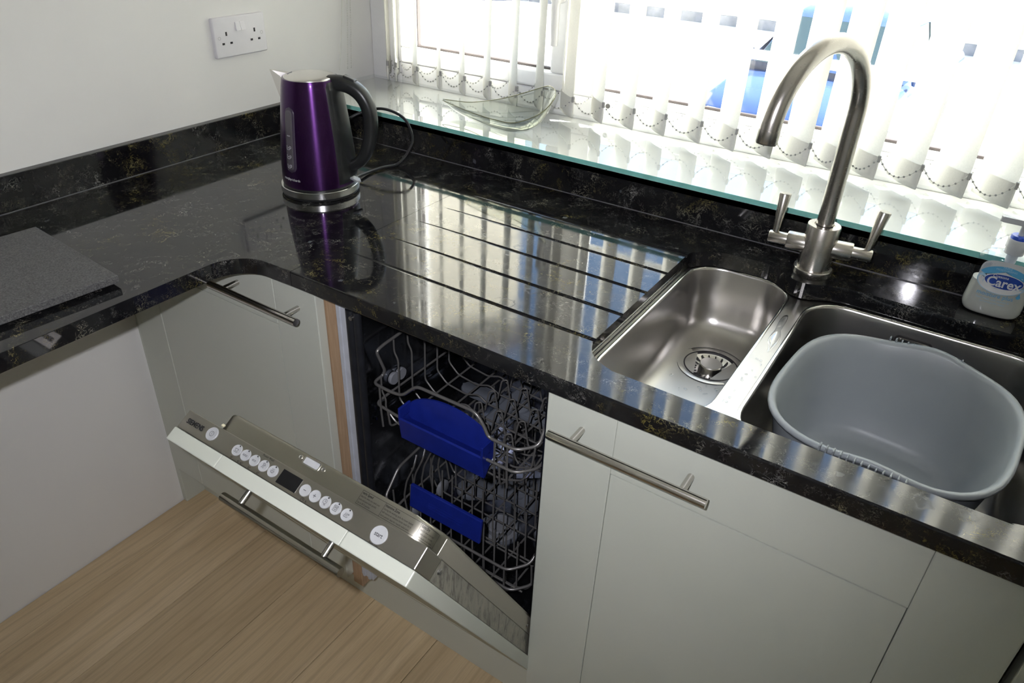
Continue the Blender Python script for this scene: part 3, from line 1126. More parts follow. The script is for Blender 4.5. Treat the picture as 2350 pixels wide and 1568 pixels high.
box('display', (0.8538, 0.0, 0.0045), (0.8902, 0.0011, 0.0247), 'black_gloss', cp, 0.0003, DX, seg=1)
PF = lambda x, a: (lambda u, v: DX(x + u, 0.00045, a + v))
lettering('maker_lettering', 'SIEMENS', 0.0108, 'black_print', PF(0.6575, 0.0152), cp, 'LEFT', 0.025, 0.88)
for tx, ta, s in ((0.7678, 0.0026, '70°'), (0.7856, 0.0026, '45°-65°'), (0.8039, 0.0026, '50°'), (0.8222, 0.0026, '65°')):
    lettering('panel_lettering', s, 0.0046, 'black_print', PF(tx - 0.001, ta), cp, sx=0.8)
lettering('panel_lettering', 'Power Wash', 0.0046, 'black_print', PF(0.8210, 0.0268), cp, sx=0.9)
lettering('panel_lettering', 'Reset 3 sec', 0.0036, 'black_print', PF(1.0306, -0.0002 + 0.0012), cp, sx=0.9)
lettering('panel_lettering', 'h', 0.0052, 'black_print', PF(0.9125, 0.0026), cp)
symbol('panel_symbol', [arc(0, 0, 0.0026, 0, 360, 16), [(0, 0.0018), (0, 0), (0.0012, 0.0005)]], 0.0004, 'black_print', PF(0.9060, 0.0028), cp)
# latch opening with two screws and the printed programme notes on the inner door's top


def LT(x, v):
    """top of the inner door, following its rounded right corner"""
    c, r = 1.0905 - 0.030, 0.030
    if x > c:
        ph = (x - c) / r
        return DX(c + r * math.sin(ph), -0.0005 - r + r * math.cos(ph) + 0.0004 * math.cos(ph), v) if ph < 1.5 else DX(1.0909, -0.0305 - (ph - 1.5) * r, v)
    return DX(x, -0.0001, v)


def ring_plate(name, outline, inner, mat, parent, z0, z1, mp):
    n = len(outline)
    vs = [mp(p[0], z, p[1]) for z in (z0, z1) for p in outline] + [mp(p[0], z, p[1]) for z in (z0, z1) for p in inner]
    fs = []
    for i in range(n):
        j = (i + 1) % n
        fs += [(n + i, n + j, 3 * n + j, 3 * n + i), (i, j, n + j, n + i), (2 * n + i, 3 * n + i, 3 * n + j, 2 * n + j)]
    return finish(name, vs, fs, mat, parent, True, auto=40)


ring_plate('latch_frame', rrect(0.8705, 0.9005, 0.0420, 0.0545, 0.0035, 4), rrect(0.8720, 0.8990, 0.0435, 0.0530, 0.0028, 4), 'steel_rim', liner, -0.0008, 0.0006, DX)
box('latch', (0.8722, -0.0008, 0.0437), (0.8988, 0.0002, 0.0528), 'pale_grey_plastic', liner, 0.0002, DX, seg=1)
for lx in (0.8642, 0.9065):
    lathe('latch_screw', [(0.0032, -0.0006), (0.0032, 0.0006), (0.0022, 0.0008), (0.0016, 0.0001), (0.0001, 0.0001)], 'screw_metal', liner, seg=14, axis=lambda px, py, z, lx=lx: DX(lx + px, z, 0.0487 + py))
w = 0.0004
nx0, nx1, nx2, nx3, nv0, nv1 = 0.9765, 1.0150, 1.0720, 1.1010, 0.0325, 0.0512


def seg_line(p, q, n=10):
    return [(p[0] + (q[0] - p[0]) * k / n, p[1] + (q[1] - p[1]) * k / n) for k in range(n + 1)]


symbol('note_border', [seg_line((nx0, nv0), (nx3, nv0), 24), seg_line((nx0, nv1), (nx3, nv1), 24)] + [seg_line((q, nv0), (q, nv1), 2) for q in (nx0, nx1, nx2, nx3)], w, 'black_print', LT, liner)
notes = [(nx0, 'vario Speed', ['Ideal for when you need your', 'pots and pans back quickly.', 'Up to 50 % quicker.']),
         (nx1, 'Intensive Zone', ['During the washing cycle the lower basket', 'will receive an intensive hotter wash for a', 'short period. Ideal for heavily soiled pans.']),
         (nx2, 'Extra Dry', ['Ideal for when your load', 'contains plastic, normally', 'rather harder to dry items.'])]
for q, head, body in notes:
    wide = {nx0: 0.78, nx1: 0.80, nx2: 0.62}[q]
    lettering('note_lettering', head, 0.0047, 'black_print', (lambda u, v, q=q: LT(q + 0.0012 + u, 0.0483 + v)), liner, 'LEFT', 0.02, wide)
    for k, ln in enumerate(body):
        lettering('note_lettering', ln, 0.0034, 'black_print', (lambda u, v, q=q, k=k: LT(q + 0.0012 + u, 0.0437 - 0.0042 * k + v)), liner, 'LEFT', 0.0, wide)

# --- racks


def wire(name, pts, r, parent, rad=0.008, n=3, seg=6):
    return tube(name, rounded_path(pts, rad, n), r * 0.86, 'rack_wire', parent, seg)


XL, XR, XC = 0.7180, 1.0270, 0.8725
RB = -0.085
ur = sub('upper_rack', dw)
# front rails
wire('front_rail', [(XL + 0.003, -0.48, 0.768), (XL + 0.003, -0.522, 0.766), (XL + 0.003, -0.540, 0.762), (XL + 0.004, -0.522, 0.712), (XL, -0.524, 0.7005), (XL, -0.550, 0.6985), (0.760, -0.552, 0.6985),
                    (0.788, -0.552, 0.702), (0.822, -0.552, 0.737), (0.945, -0.552, 0.739), (0.962, -0.552, 0.720), (0.972, -0.552, 0.699), (0.990, -0.552, 0.6985), (1.026, -0.552, 0.6985), (1.052, -0.524, 0.701), (1.052, -0.50, 0.74), (1.050, -0.46, 0.766)], 0.0036, ur, 0.012, 4, 8)
wire('front_rail', [(XL, -0.50, 0.652), (XL, -0.546, 0.650), (0.775, -0.552, 0.650), (0.970, -0.552, 0.650), (1.026, -0.552, 0.650), (1.052, -0.524, 0.652), (1.052, -0.48, 0.652)], 0.0034, ur, 0.012, 4, 8)
wire('side_rail', [(XL + 0.003, -0.48, 0.768), (XL + 0.003, RB, 0.768), (1.050, RB, 0.768), (1.050, -0.46, 0.768)], 0.0030, ur, 0.02)
wire('side_rail', [(XL, -0.50, 0.652), (XL, RB, 0.652), (1.052, RB, 0.652), (1.052, -0.48, 0.652)], 0.0026, ur, 0.02)
for k in range(12):
    y = -0.532 + k * 0.0385
    top = 0.766 if k > 0 else 0.70
    wire('cross_wire', [(XL + 0.003, y, top), (XL + 0.003, y, top - 0.030), (XL + 0.010, y + 0.002, top - 0.045), (XL + 0.010, y, 0.634), (0.752, y, 0.612), (0.800, y, 0.606), (0.830, y, 0.618), (0.850, y, 0.606), (0.99, y, 0.600), (1.030, y, 0.62), (1.046, y, 0.66), (1.050, y, top)], 0.0021, ur, 0.008)
for xx, zz in ((0.752, 0.608), (0.800, 0.602), (0.850, 0.602), (0.905, 0.600), (0.955, 0.598), (0.995, 0.597)):
    wire('base_wire', [(xx, -0.552, 0.650), (xx, -0.548, zz + 0.006), (xx, -0.53, zz), (xx, RB, zz), (xx, RB, 0.70)], 0.0024, ur, 0.008)
for xx in (0.868, 0.912, 0.962):
    for k in range(9):
        y = -0.49 + k * 0.043
        wire('tine', [(xx - 0.014, y, 0.603), (xx - 0.004, y, 0.612), (xx + 0.004, y, 0.660), (xx + 0.014, y + 0.004, 0.664), (xx + 0.022, y + 0.006, 0.612), (xx + 0.030, y + 0.006, 0.603)], 0.0019, ur, 0.006)
for (xx, yy) in ((0.735, -0.552), (0.985, -0.552), (1.010, -0.552)):
    z0 = 0.699 if xx < 0.79 or xx > 0.96 else 0.737
    wire('front_post', [(xx, yy, z0), (xx, yy, 0.650), (xx, yy + 0.003, 0.606)], 0.0024, ur, 0.004)
# blue grip of the upper rack: a scooped bar with a raised shield behind
gx0, gx1, gy = 0.789, 0.9705, -0.566
bm = bmesh.new()
n = 26
rowsF, rowsT, rowsS, rowsB, rowsL = [], [], [], [], []
for k in range(n + 1):
    t = k / n
    xx = gx0 + (gx1 - gx0) * t
    up = 0.038 * min(1, math.sin(PI * min(1, t * 1.0)) ** 0.55) if 0 < t < 1 else 0.0
    rowsL.append((xx, gy + 0.006, 0.6135))
    rowsF.append((xx, gy, 0.6600))
    rowsT.append((xx, gy + 0.002, 0.6630))
    rowsS.append((xx, gy + 0.026, 0.6480 + (0.010 if t < 0.03 or t > 0.97 else 0)))
    rowsB.append((xx, gy + 0.030, 0.672 + up))
rows = [rowsL, rowsF, rowsT, rowsS, rowsB]
back = [[(p[0], p[1] + 0.004, p[2]) for p in rowsB], [(p[0], gy + 0.033, 0.6440) for p in rowsB], [(p[0], gy + 0.010, 0.6135) for p in rowsL]]
rows += back
vs = [p for r_ in rows for p in r_]
m_ = n + 1
fs = []
for i in range(len(rows)):
    j = (i + 1) % len(rows)
    for k in range(n):
        fs.append((i * m_ + k, i * m_ + k + 1, j * m_ + k + 1, j * m_ + k))
fs.append(tuple(i * m_ for i in range(len(rows))))
fs.append(tuple(i * m_ + n for i in range(len(rows)))[::-1])
finish('rack_grip', vs, fs, 'blue_plastic', ur, True, auto=35)
for xx in (gx0 - 0.0005, gx1 - 0.004):
    box('grip_end', (xx, gy, 0.6600), (xx + 0.0045, gy + 0.031, 0.683), 'blue_plastic', ur, 0.001)
# wheels and the sprayer hanging below
for yy in (-0.485, -0.465):
    lathe('roller', [(0.012, 0), (0.013, 0.002), (0.013, 0.006), (0.012, 0.008)], 'clear_plastic', ur, seg=20, axis=lambda x_, y_, z_, yy=yy: (0.7045 + z_, yy + x_, 0.668 + y_))
box('spray_pipe', (0.852, -0.50, 0.566), (0.882, -0.10, 0.584), 'grey_plastic', ur, 0.006)
lathe('spray_hub', [(0.026, 0.545), (0.030, 0.552), (0.030, 0.566), (0.018, 0.572)], 'grey_plastic', ur, (0.870, -0.30))
prism('spray_arm', [(p[0], p[1]) for p in rrect(0.735, 1.005, -0.318, -0.282, 0.017, 5)], 0.548, 0.560, 'grey_plastic', ur, bev=0.003, smooth=True)

lr = sub('lower_rack', dw)
LZ = 0.335
wire('front_rail', [(0.722, -0.42, 0.47), (0.722, -0.50, 0.462), (0.724, -0.546, 0.418), (0.745, -0.553, 0.4125), (0.90, -0.553, 0.4125), (1.021, -0.553, 0.4125), (1.050, -0.520, 0.418), (1.052, -0.49, 0.44), (1.052, -0.42, 0.47)], 0.0034, lr, 0.012, 4, 8)
wire('front_rail', [(0.722, -0.48, 0.366), (0.726, -0.546, 0.364), (0.90, -0.553, 0.364), (1.030, -0.553, 0.364), (1.056, -0.522, 0.366), (1.056, -0.48, 0.366)], 0.0034, lr, 0.012, 4, 8)
wire('side_rail', [(0.722, -0.42, 0.47), (0.722, RB, 0.47), (1.052, RB, 0.47), (1.052, -0.42, 0.47)], 0.0028, lr, 0.02)
wire('side_rail', [(0.722, -0.48, 0.366), (0.722, RB, 0.366), (1.056, RB, 0.366), (1.056, -0.48, 0.366)], 0.0026, lr, 0.02)
for k in range(8):
    y = -0.52 + k * 0.06
    top = 0.465 if k > 1 else (0.43 if k else 0.415)
    wire('cross_wire', [(0.722, y, top), (0.724, y, 0.37), (0.740, y, LZ + 0.004), (0.765, y, LZ), (1.02, y, LZ), (1.046, y, LZ + 0.012), (1.056, y, 0.366), (1.053, y, top)], 0.0023, lr, 0.008)
for xx in (0.745, 0.79, 0.835, 0.88, 0.925, 0.97, 1.015):
    wire('base_wire', [(xx, -0.553, 0.4125), (xx, -0.551, 0.352), (xx, -0.53, LZ - 0.004), (xx, RB, LZ - 0.004), (xx, RB, 0.40)], 0.0023, lr, 0.008)
for (yy, dz) in ((-0.525, 0.0), (-0.455, 0.0), (-0.375, 0.0), (-0.30, 0.0), (-0.215, 0.0), (-0.14, 0.0)):
    wire('tine_bar', [(0.762, yy, LZ + 0.004), (1.040, yy, LZ + 0.004)], 0.0023, lr)
    for k in range(11):
        xx = 0.772 + k * 0.0255
        wire('tine', [(xx, yy, LZ + 0.004), (xx - 0.004, yy + 0.004, LZ + 0.05), (xx - 0.012, yy + 0.016, LZ + 0.108)], 0.0020, lr, 0.01, 2)
for k in range(6):
    y = -0.50 + k * 0.028
    wire('cup_wire', [(0.742, y, LZ), (0.733, y, 0.39), (0.738, y + 0.004, 0.43), (0.752, y + 0.012, 0.47), (0.745, y + 0.03, 0.485)], 0.0023, lr, 0.008)
box('rack_grip', (0.789, -0.548, 0.4330), (0.9555, -0.541, 0.4850), 'blue_plastic', lr, 0.0015, lambda x_, y_, z_: (x_, y_ + (z_ - 0.433) * 0.12, z_))
for k in range(3):
    box('grip_rib', (0.835, -0.5475 + (0.452 + 0.006 * k - 0.433) * 0.12 - 0.0012, 0.452 + 0.006 * k), (0.915, -0.5475 + (0.452 + 0.006 * k - 0.433) * 0.12 + 0.001, 0.4525 + 0.006 * k), 'blue_plastic', lr)
for yy in (-0.50, -0.40):
    lathe('roller', [(0.017, 0), (0.019, 0.002), (0.019, 0.007), (0.016, 0.009)], 'clear_plastic', lr, seg=22, axis=lambda x_, y_, z_, yy=yy: (0.750 + z_, yy + x_, LZ + 0.012 + y_))
# tub floor fittings
lathe('salt_cap', [(0.040, 0.205), (0.040, 0.21), (0.031, 0.211), (0.031, 0.224), (0.027, 0.226), (0.024, 0.216), (0.018, 0.216), (0.018, 0.222), (0.0001, 0.222)], 'clear_plastic', tub, (0.852, -0.315), 30)
lathe('filter', [(0.048, 0.205), (0.048, 0.209), (0.0001, 0.21)], 'grey_plastic', tub, (0.852, -0.315), 30)
lathe('spray_hub', [(0.034, 0.207), (0.036, 0.24), (0.028, 0.262), (0.0001, 0.265)], 'grey_plastic', tub, (0.86, -0.215), 26)
prism('spray_arm', rrect(-0.165, 0.205, -0.028, 0.028, 0.026, 6), 0.252, 0.266, 'grey_plastic', tub, lambda a, b, c: (0.86 + a * 0.80 - b * 0.6, -0.215 + a * 0.6 + b * 0.80, c), bev=0.004, smooth=True)
box('blue_mark', (0.812, -0.372, 0.2055), (0.830, -0.362, 0.2075), 'blue_salt_mark', tub, 0.0005)
prism('sump_cover', rrect(0.92, 1.05, -0.30, -0.14, 0.03, 5), 0.206, 0.225, 'grey_plastic', tub, bev=0.004, smooth=True)

# ================================================================== SINK
sk = thing('sink', 'stainless steel one-and-a-half bowl sink set below the worktop', 'sink', (1.4, -0.32, 0.70))
ZS = 0.8785
NB = 8


def bowl_ring(o, inset, z):
    x0, x1, y0, y1, r = o
    return [(p[0], p[1], z) for p in rrect(x0 + inset, x1 - inset, y0 + inset, y1 - inset, max(0.012, r - inset * 0.6), NB)]


LB = (1.1215, 1.2975, -0.540, -0.0810, 0.058)
RBW = (1.3330, 1.6900, -0.540, -0.0985, 0.062)
for (o, zf, drain) in ((LB, 0.755, (1.2155, -0.214)), (RBW, 0.700, None)):
    rings = [bowl_ring(o, -0.004, ZS), bowl_ring(o, 0.0, ZS + 0.0006), bowl_ring(o, 0.0016, ZS - 0.0006), bowl_ring(o, 0.0028, ZS - 0.004), bowl_ring(o, 0.0055, zf + 0.050),
             bowl_ring(o, 0.0085, zf + 0.026), bowl_ring(o, 0.0150, zf + 0.011), bowl_ring(o, 0.027, zf + 0.003), bowl_ring(o, 0.042, zf)]
    if drain:
        last = rings[-1]
        inner = []
        for p in last:
            a = math.atan2(p[1] - drain[1], p[0] - drain[0])
            inner.append((drain[0] + 0.0585 * math.cos(a), drain[1] + 0.0585 * math.sin(a), zf - 0.0012))
        mid = [tuple(Vector(a).lerp(Vector(b), 0.5)) for a, b in zip(last, inner)]
        rings += [mid, inner]
    b = loft('bowl', rings, 'steel_sink', sk, False, drain is None, True, auto=60)
    b['label'] = 'small left sink bowl with a round strainer' if drain else 'large right sink bowl'
    loft('bowl_lip', [bowl_ring(o, -0.0035, ZS + 0.0004), bowl_ring(o, -0.0022, ZS + 0.0016), bowl_ring(o, -0.0004, ZS + 0.0018), bowl_ring(o, 0.0012, ZS + 0.0006)], 'steel_rim', b, smooth=True)
# flange between and around the bowls
fv, ff = plate('flange', [[(1.092, -0.566), (1.716, -0.566), (1.716, -0.030), (1.092, -0.030)],
                          [(p[0], p[1]) for p in bowl_ring(LB, -0.003, 0)], [(p[0], p[1]) for p in bowl_ring(RBW, -0.003, 0)]], ZS - 0.0006, ZS + 0.0006)
finish('flange', fv, ff, 'steel_sink', sk)
# strainer
dx, dy = 1.2155, -0.214
zf = 0.7538
st = lathe('strainer', [(0.0440, zf - 0.010), (0.0455, zf - 0.002), (0.0478, zf + 0.0004), (0.0575, zf + 0.0010), (0.0590, zf + 0.0002)], 'steel_sink', sk, (dx, dy), 48, cap=False)
lathe('strainer_gap', [(0.0462, zf - 0.0002), (0.0440, zf - 0.0045), (0.0420, zf - 0.0045)], 'dark_slot', st, (dx, dy), 48, cap=False)
lathe('strainer_cup', [(0.0001, zf - 0.0105), (0.022, zf - 0.0105), (0.034, zf - 0.0085), (0.0415, zf - 0.0030), (0.0430, zf - 0.0026), (0.0436, zf - 0.0050)][::-1], 'steel_sink', st, (dx, dy), 48, cap=False)
lathe('strainer_knob', [(0.0205, zf - 0.0105), (0.0195, zf + 0.0005), (0.0200, zf + 0.0035), (0.0185, zf + 0.0052), (0.0001, zf + 0.0054)], 'steel_sink', st, (dx, dy), 36)
for r_, zz in ((0.0462, zf + 0.0006), (0.0588, zf + 0.0006)):
    tube('strainer_gap', [(dx + r_ * math.cos(2 * PI * k / 48), dy + r_ * math.sin(2 * PI * k / 48), zz) for k in range(48)], 0.0008 if r_ > 0.05 else 0.0013, 'dark_slot', st, 5, closed=True)
for k in range(20):
    a = 2 * PI * k / 20
    pts = []
    for j in range(4):
        t = j / 3
        r_ = 0.0245 + 0.0145 * t
        zz = zf - 0.0096 + 0.0062 * t ** 1.5
        pts.append((dx + r_ * math.cos(a + 0.10 * t), dy + r_ * math.sin(a + 0.10 * t), zz))
    tube('strainer_slot', pts, 0.0012, 'dark_slot', st, 5)
# overflow on the back wall of the large bowl
ov = lambda x_, z_, d_: (x_ - 0.014, -0.1045 - d_, z_ + 0.003)
ring = rrect(1.484, 1.541, 0.836, 0.858, 0.008, 5)
rin = rrect(1.4865, 1.5385, 0.8385, 0.8555, 0.0065, 5)
vs = [ov(p[0], p[1], d_) for d_ in (0.000, 0.0026) for p in ring] + [ov(p[0], p[1], d_) for d_ in (0.0, 0.0026) for p in rin]
n = len(ring)
fs = []
for i in range(n):
    j = (i + 1) % n
    fs += [(n + i, n + j, 3 * n + j, 3 * n + i), (i, j, n + j, n + i), (2 * n + i, 3 * n + i, 3 * n + j, 2 * n + j)]
of = finish('overflow', vs, fs, 'dark_slot', sk, True, auto=40)
prism('overflow_plate', rrect(1.4895, 1.5355, 0.8405, 0.8535, 0.005, 5), 0.0, 0.003, 'steel_sink', of, lambda a, b, c: ov(a, b, c), bev=0.0008)

# water left on the steel
wd = thing('water_drops', 'water drops and small puddles left on the steel of the small sink bowl', 'water', (1.25, -0.35, 0.757), kind='stuff')
rng = random.Random(3)


def puddle(pts2, z, hgt, name='drop'):
    n = len(pts2)
    cx = sum(p[0] for p in pts2) / n
    cy = sum(p[1] for p in pts2) / n
    rings = []
    for f_, h_ in ((1.0, 0.0), (0.97, 0.5), (0.86, 0.85), (0.6, 1.0)):
        rings.append([(cx + (p[0] - cx) * f_, cy + (p[1] - cy) * f_, z + hgt * h_) for p in pts2])
    loft(name, rings, 'water', wd, False, True, True)


def blob(cx, cy, rx, ry, ang=0.0, n=18, wob=0.25):
    ph = [rng.uniform(0, 6.28) for _ in range(3)]
    out = []
    for k in range(n):
        a = 2 * PI * k / n
        q = 1 + wob * (0.5 * math.sin(2 * a + ph[0]) + 0.35 * math.sin(3 * a + ph[1]) + 0.25 * math.sin(5 * a + ph[2]))
        u, v = rx * q * math.cos(a), ry * q * math.sin(a)
        out.append((cx + u * math.cos(ang) - v * math.sin(ang), cy + u * math.sin(ang) + v * math.cos(ang)))
    return out


for k in range(26):
    puddle(blob(rng.uniform(1.170, 1.262), rng.uniform(-0.45, -0.275), rng.uniform(0.002, 0.0055), rng.uniform(0.0012, 0.003), rng.uniform(0, 3)), 0.7552, 0.0010)
puddle(blob(1.185, -0.405, 0.030, 0.0035, 0.25, 26, 0.5), 0.7552, 0.0014, 'puddle')
puddle(blob(1.235, -0.435, 0.022, 0.0035, 0.1, 26, 0.5), 0.7552, 0.0014, 'puddle')
puddle(blob(1.3155, -0.255, 0.0080, 0.055, 0.05, 34, 0.45), ZS + 0.0007, 0.0012, 'puddle')
for k in range(12):
    puddle(blob(rng.uniform(1.304, 1.327), rng.uniform(-0.50, -0.33), rng.uniform(0.0012, 0.0028), rng.uniform(0.0012, 0.003)), ZS + 0.0007, 0.0009)
for (a, b) in ((1.1175, -0.30), (1.1178, -0.312), (1.1176, -0.275)):
    puddle(blob(a, b, 0.0022, 0.0028), ZS + 0.0007, 0.0008)

# ================================================================== WASHING-UP BOWL
wb = thing('washing_up_bowl', 'grey plastic washing-up bowl sitting in the large sink bowl', 'washing bowl', (1.503, -0.325, 0.7015))
cxw, cyw = 1.5030, -0.3240
WC, WS = math.cos(math.radians(4.5)), math.sin(math.radians(4.5))


def wring(hx, hy, z, p=3.2, wave=0.0, dent=0.0, n=72):
    out = []
    for k in range(n):
        a = 2 * PI * k / n
        ca, sa = math.cos(a), math.sin(a)
        r_ = (abs(ca) ** p + abs(sa) ** p) ** (-1 / p)
        g = math.exp(-((ca * r_ - 0.10) / 0.33) ** 2) * (1 if abs(sa) > 0.7 else 0)
        u_, v_ = hx * r_ * ca, hy * r_ * sa * (1 + dent * g)
        out.append((cxw + u_ * WC + v_ * WS, cyw - u_ * WS + v_ * WC, z + wave * g))
    return out


wbo = loft('basin', [wring(0.100, 0.112, 0.7015, 3.4), wring(0.108, 0.120, 0.7035, 3.4), wring(0.116, 0.128, 0.715, 3.3), wring(0.134, 0.147, 0.79, 3.2), wring(0.145, 0.160, 0.850, 3.1, 0.008, 0.01),
                     wring(0.1475, 0.163, 0.8605, 3.1, 0.011, 0.02), wring(0.1535, 0.169, 0.8615, 3.1, 0.012, 0.02), wring(0.1550, 0.1705, 0.8655, 3.1, 0.012, 0.02), wring(0.1535, 0.169, 0.8690, 3.1, 0.012, 0.02),
                     wring(0.1480, 0.1630, 0.8690, 3.1, 0.012, 0.02), wring(0.1440, 0.1590, 0.8640, 3.1, 0.011, 0.02), wring(0.1400, 0.1545, 0.840, 3.1, 0.006), wring(0.1290, 0.1420, 0.775, 3.2),
                     wring(0.1160, 0.1280, 0.722, 3.3), wring(0.108, 0.119, 0.7100, 3.3), wring(0.094, 0.105, 0.7065, 3.3)],
           'grey_basin_plastic', wb, True, True, True, auto=75)
WR = lambda x_, y_, z_: (cxw + (x_ - cxw) * WC + (y_ - cyw) * WS, cyw - (x_ - cxw) * WS + (y_ - cyw) * WC, z_)
for k in range(13):
    xx = 1.452 + k * 0.0085
    yy = cyw - 0.1655 - 0.0028 * math.exp(-((xx - 1.518) / 0.05) ** 2)
    box('grip_rib', (xx, yy - 0.0120, 0.8600), (xx + 0.0022, yy - 0.002, 0.8795), 'grey_basin_plastic', wb, 0.0008, WR, seg=1)
    yy = cyw + 0.1655 + 0.0028
    box('grip_rib', (xx, yy - 0.002, 0.8630), (xx + 0.0022, yy + 0.0048, 0.8775), 'grey_basin_plastic', wb, 0.0008, WR, seg=1)

# ================================================================== TAP
tx, ty = 1.3142, -0.0675
tp = thing('kitchen_tap', 'brushed steel swan-neck kitchen tap with two lever handles behind the sink', 'tap', (tx, ty, ZT))
lathe('base_ring', [(0.0310, ZT), (0.0318, ZT + 0.002), (0.0318, ZT + 0.011), (0.0306, ZT + 0.0125), (0.027, ZT + 0.0125)], 'steel_tap', tp, (tx, ty), 44)
lathe('tap_body', [(0.0268, ZT + 0.010), (0.0268, ZT + 0.0885), (0.0258, ZT + 0.0900), (0.0166, ZT + 0.0900), (0.0164, ZT + 0.0875)], 'steel_tap', tp, (tx, ty), 44)
R_, zc, phi = 0.1135, 1.1838, -1.893
pts = [(tx, ty, ZT + 0.0880 + (zc - ZT - 0.088) * k / 8) for k in range(9)]
for k in range(1, 37):
    t = 3.06 * k / 36
    h_ = R_ * (1 - math.cos(t))
    pts.append((tx + h_ * math.cos(phi), ty + h_ * math.sin(phi), zc + R_ * math.sin(t)))
spt = tube('spout', pts, 0.0140, 'steel_tap', tp, 24)
a_, b_ = Vector(pts[-2]), Vector(pts[-1])
dd = (b_ - a_).normalized()
tube('spout_tip', [b_ - dd * 0.001, b_ + dd * 0.016, b_ + dd * 0.018], [0.0146, 0.0146, 0.0136], 'steel_tap', tp, 24)
tube('spout_outlet', [b_ + dd * 0.0179, b_ + dd * 0.0184], 0.0115, 'dark_slot', tp, 18)
ad = Vector((math.cos(math.radians(7)), math.sin(math.radians(7)), 0))
zc2 = 0.9610
O = Vector((tx, ty, zc2))
for s_ in (-1, 1):
    d = ad * s_
    tube('valve', [O + d * 0.018, O + d * 0.0510, O + d * 0.0525], [0.0158, 0.0158, 0.0148], 'steel_tap', tp, 24)
    ar = tube('valve_arm', [O + d * 0.050, O + d * 0.0820, O + d * 0.0832], [0.0108, 0.0108, 0.0098], 'steel_tap', tp, 20)
    e = O + d * 0.0735
    up = Vector((0.10 * (1 if s_ > 0 else -0.10), 0.12, 1)).normalized()
    tube('lever', [e + up * 0.004, e + up * 0.014, e + up * 0.076, e + up * 0.0775], [0.0052, 0.0056, 0.0102, 0.0094], 'steel_tap', tp, 20)

# ================================================================== KETTLE
kx, ky = 0.3665, -0.3065
kt = thing('electric_kettle', 'purple metal electric kettle with black handle on the corner worktop', 'kettle', (kx, ky, ZT))
vc = Vector((CAM.x - kx, CAM.y - ky, 0)).normalized()
va = math.atan2(vc.y, vc.x)
HA = va + math.radians(64)          # handle direction
GA = va - math.radians(47)          # water gauge direction


def prof_r(z):
    tab = [(0.934, 0.0752), (0.95, 0.0752), (0.98, 0.0735), (1.02, 0.0700), (1.06, 0.0655), (1.10, 0.0605), (1.125, 0.0570), (1.138, 0.0545)]
    for (z0, r0), (z1, r1) in zip(tab[:-1], tab[1:]):
        if z <= z1:
            return r0 + (r1 - r0) * (z - z0) / (z1 - z0)
    return tab[-1][1]


lathe('power_base', [(0.074, ZT), (0.0775, ZT + 0.001), (0.0785, ZT + 0.005), (0.0785, ZT + 0.006)], 'black_plastic', kt, (kx, ky), 56)
lathe('base_band', [(0.0790, ZT + 0.0055), (0.0800, ZT + 0.0065), (0.0800, ZT + 0.0190), (0.0790, ZT + 0.0200), (0.074, ZT + 0.0200)], 'steel_kettle_base', kt, (kx, ky), 56)
lathe('body_ring', [(0.0735, ZT + 0.0200), (0.0745, ZT + 0.0205), (0.0745, ZT + 0.0265)], 'black_plastic', kt, (kx, ky), 56)
zs = [0.9345 + (1.138 - 0.9345) * k / 16 for k in range(17)]
body = lathe('body', [(0.072, 0.9345)] + [(prof_r(z), z) for z in zs] + [(0.0535, 1.1405), (0.0515, 1.1405)], 'purple_metal', kt, (kx, ky), 72)
lathe('lid', [(0.0512, 1.1395), (0.0508, 1.1418), (0.0485, 1.1432), (0.030, 1.1455), (0.0001, 1.1462)], 'steel_kettle_lid', kt, (kx, ky), 56)
sa = HA + PI


def polar(r, a, z):
    return Vector((kx + r * math.cos(a), ky + r * math.sin(a), z))


# pouring spout
sp_t = polar(0.0840, sa, 1.1480)
vs = [polar(0.0535, sa - 0.46, 1.1400), sp_t, polar(0.0535, sa + 0.46, 1.1400), polar(0.0590, sa - 0.30, 1.0900), polar(0.0600, sa, 1.0790), polar(0.0590, sa + 0.30, 1.0900),
      polar(0.0500, sa - 0.40, 1.1370), polar(0.0790, sa, 1.1465), polar(0.0500, sa + 0.40, 1.1370), polar(0.0555, sa, 1.085)]
fs = [(0, 1, 4, 3), (1, 2, 5, 4), (6, 9, 7), (7, 9, 8), (0, 6, 7, 1), (1, 7, 8, 2)]
finish('spout', vs, fs, 'steel_kettle_lid', kt)
box('lid_notch', (-0.010, -0.0025, 0), (0.010, 0.0025, 0.0008), 'kettle_gauge_rim', kt, 0.0003,
    lambda x_, y_, z_: tuple(polar(0.0420, sa, 1.1438) + Vector((-math.sin(sa), math.cos(sa), 0)) * x_ + Vector((math.cos(sa), math.sin(sa), -0.05)) * (y_ * (1 - (x_ / 0.011) ** 2)) + Vector((0, 0, z_))), seg=1)


def patch(name, a_c, half, z0, z1, off, mat, parent, na=10, nz=18, rnd=False, taper=0.0):
    """panel laid on the kettle body"""
    vs, fs = [], []
    for layer in (0.0, off):
        for j in range(nz + 1):
            t = j / nz
            z = z0 + (z1 - z0) * t
            hw = half * (1 - taper * t)
            if rnd:
                rz = half * 0.073
                dzz = min(z - z0, z1 - z)
                if dzz < rz:
                    hw = half * math.sqrt(max(0.0, 1 - ((rz - dzz) / rz) ** 2))
            for k in range(na + 1):
                a = a_c + hw * (2 * k / na - 1)
                edge = 1 if 0 < k < na and 0 < j < nz else 0.15
                vs.append(polar(prof_r(z) - 0.0006 + (layer * edge if layer else 0), a, z))
    q = (na + 1) * (nz + 1)
    for j in range(nz):
        for k in range(na):
            a = j * (na + 1) + k
            fs.append((q + a, q + a + 1, q + a + na + 2, q + a + na + 1))
    return finish(name, vs, fs, mat, parent, True)


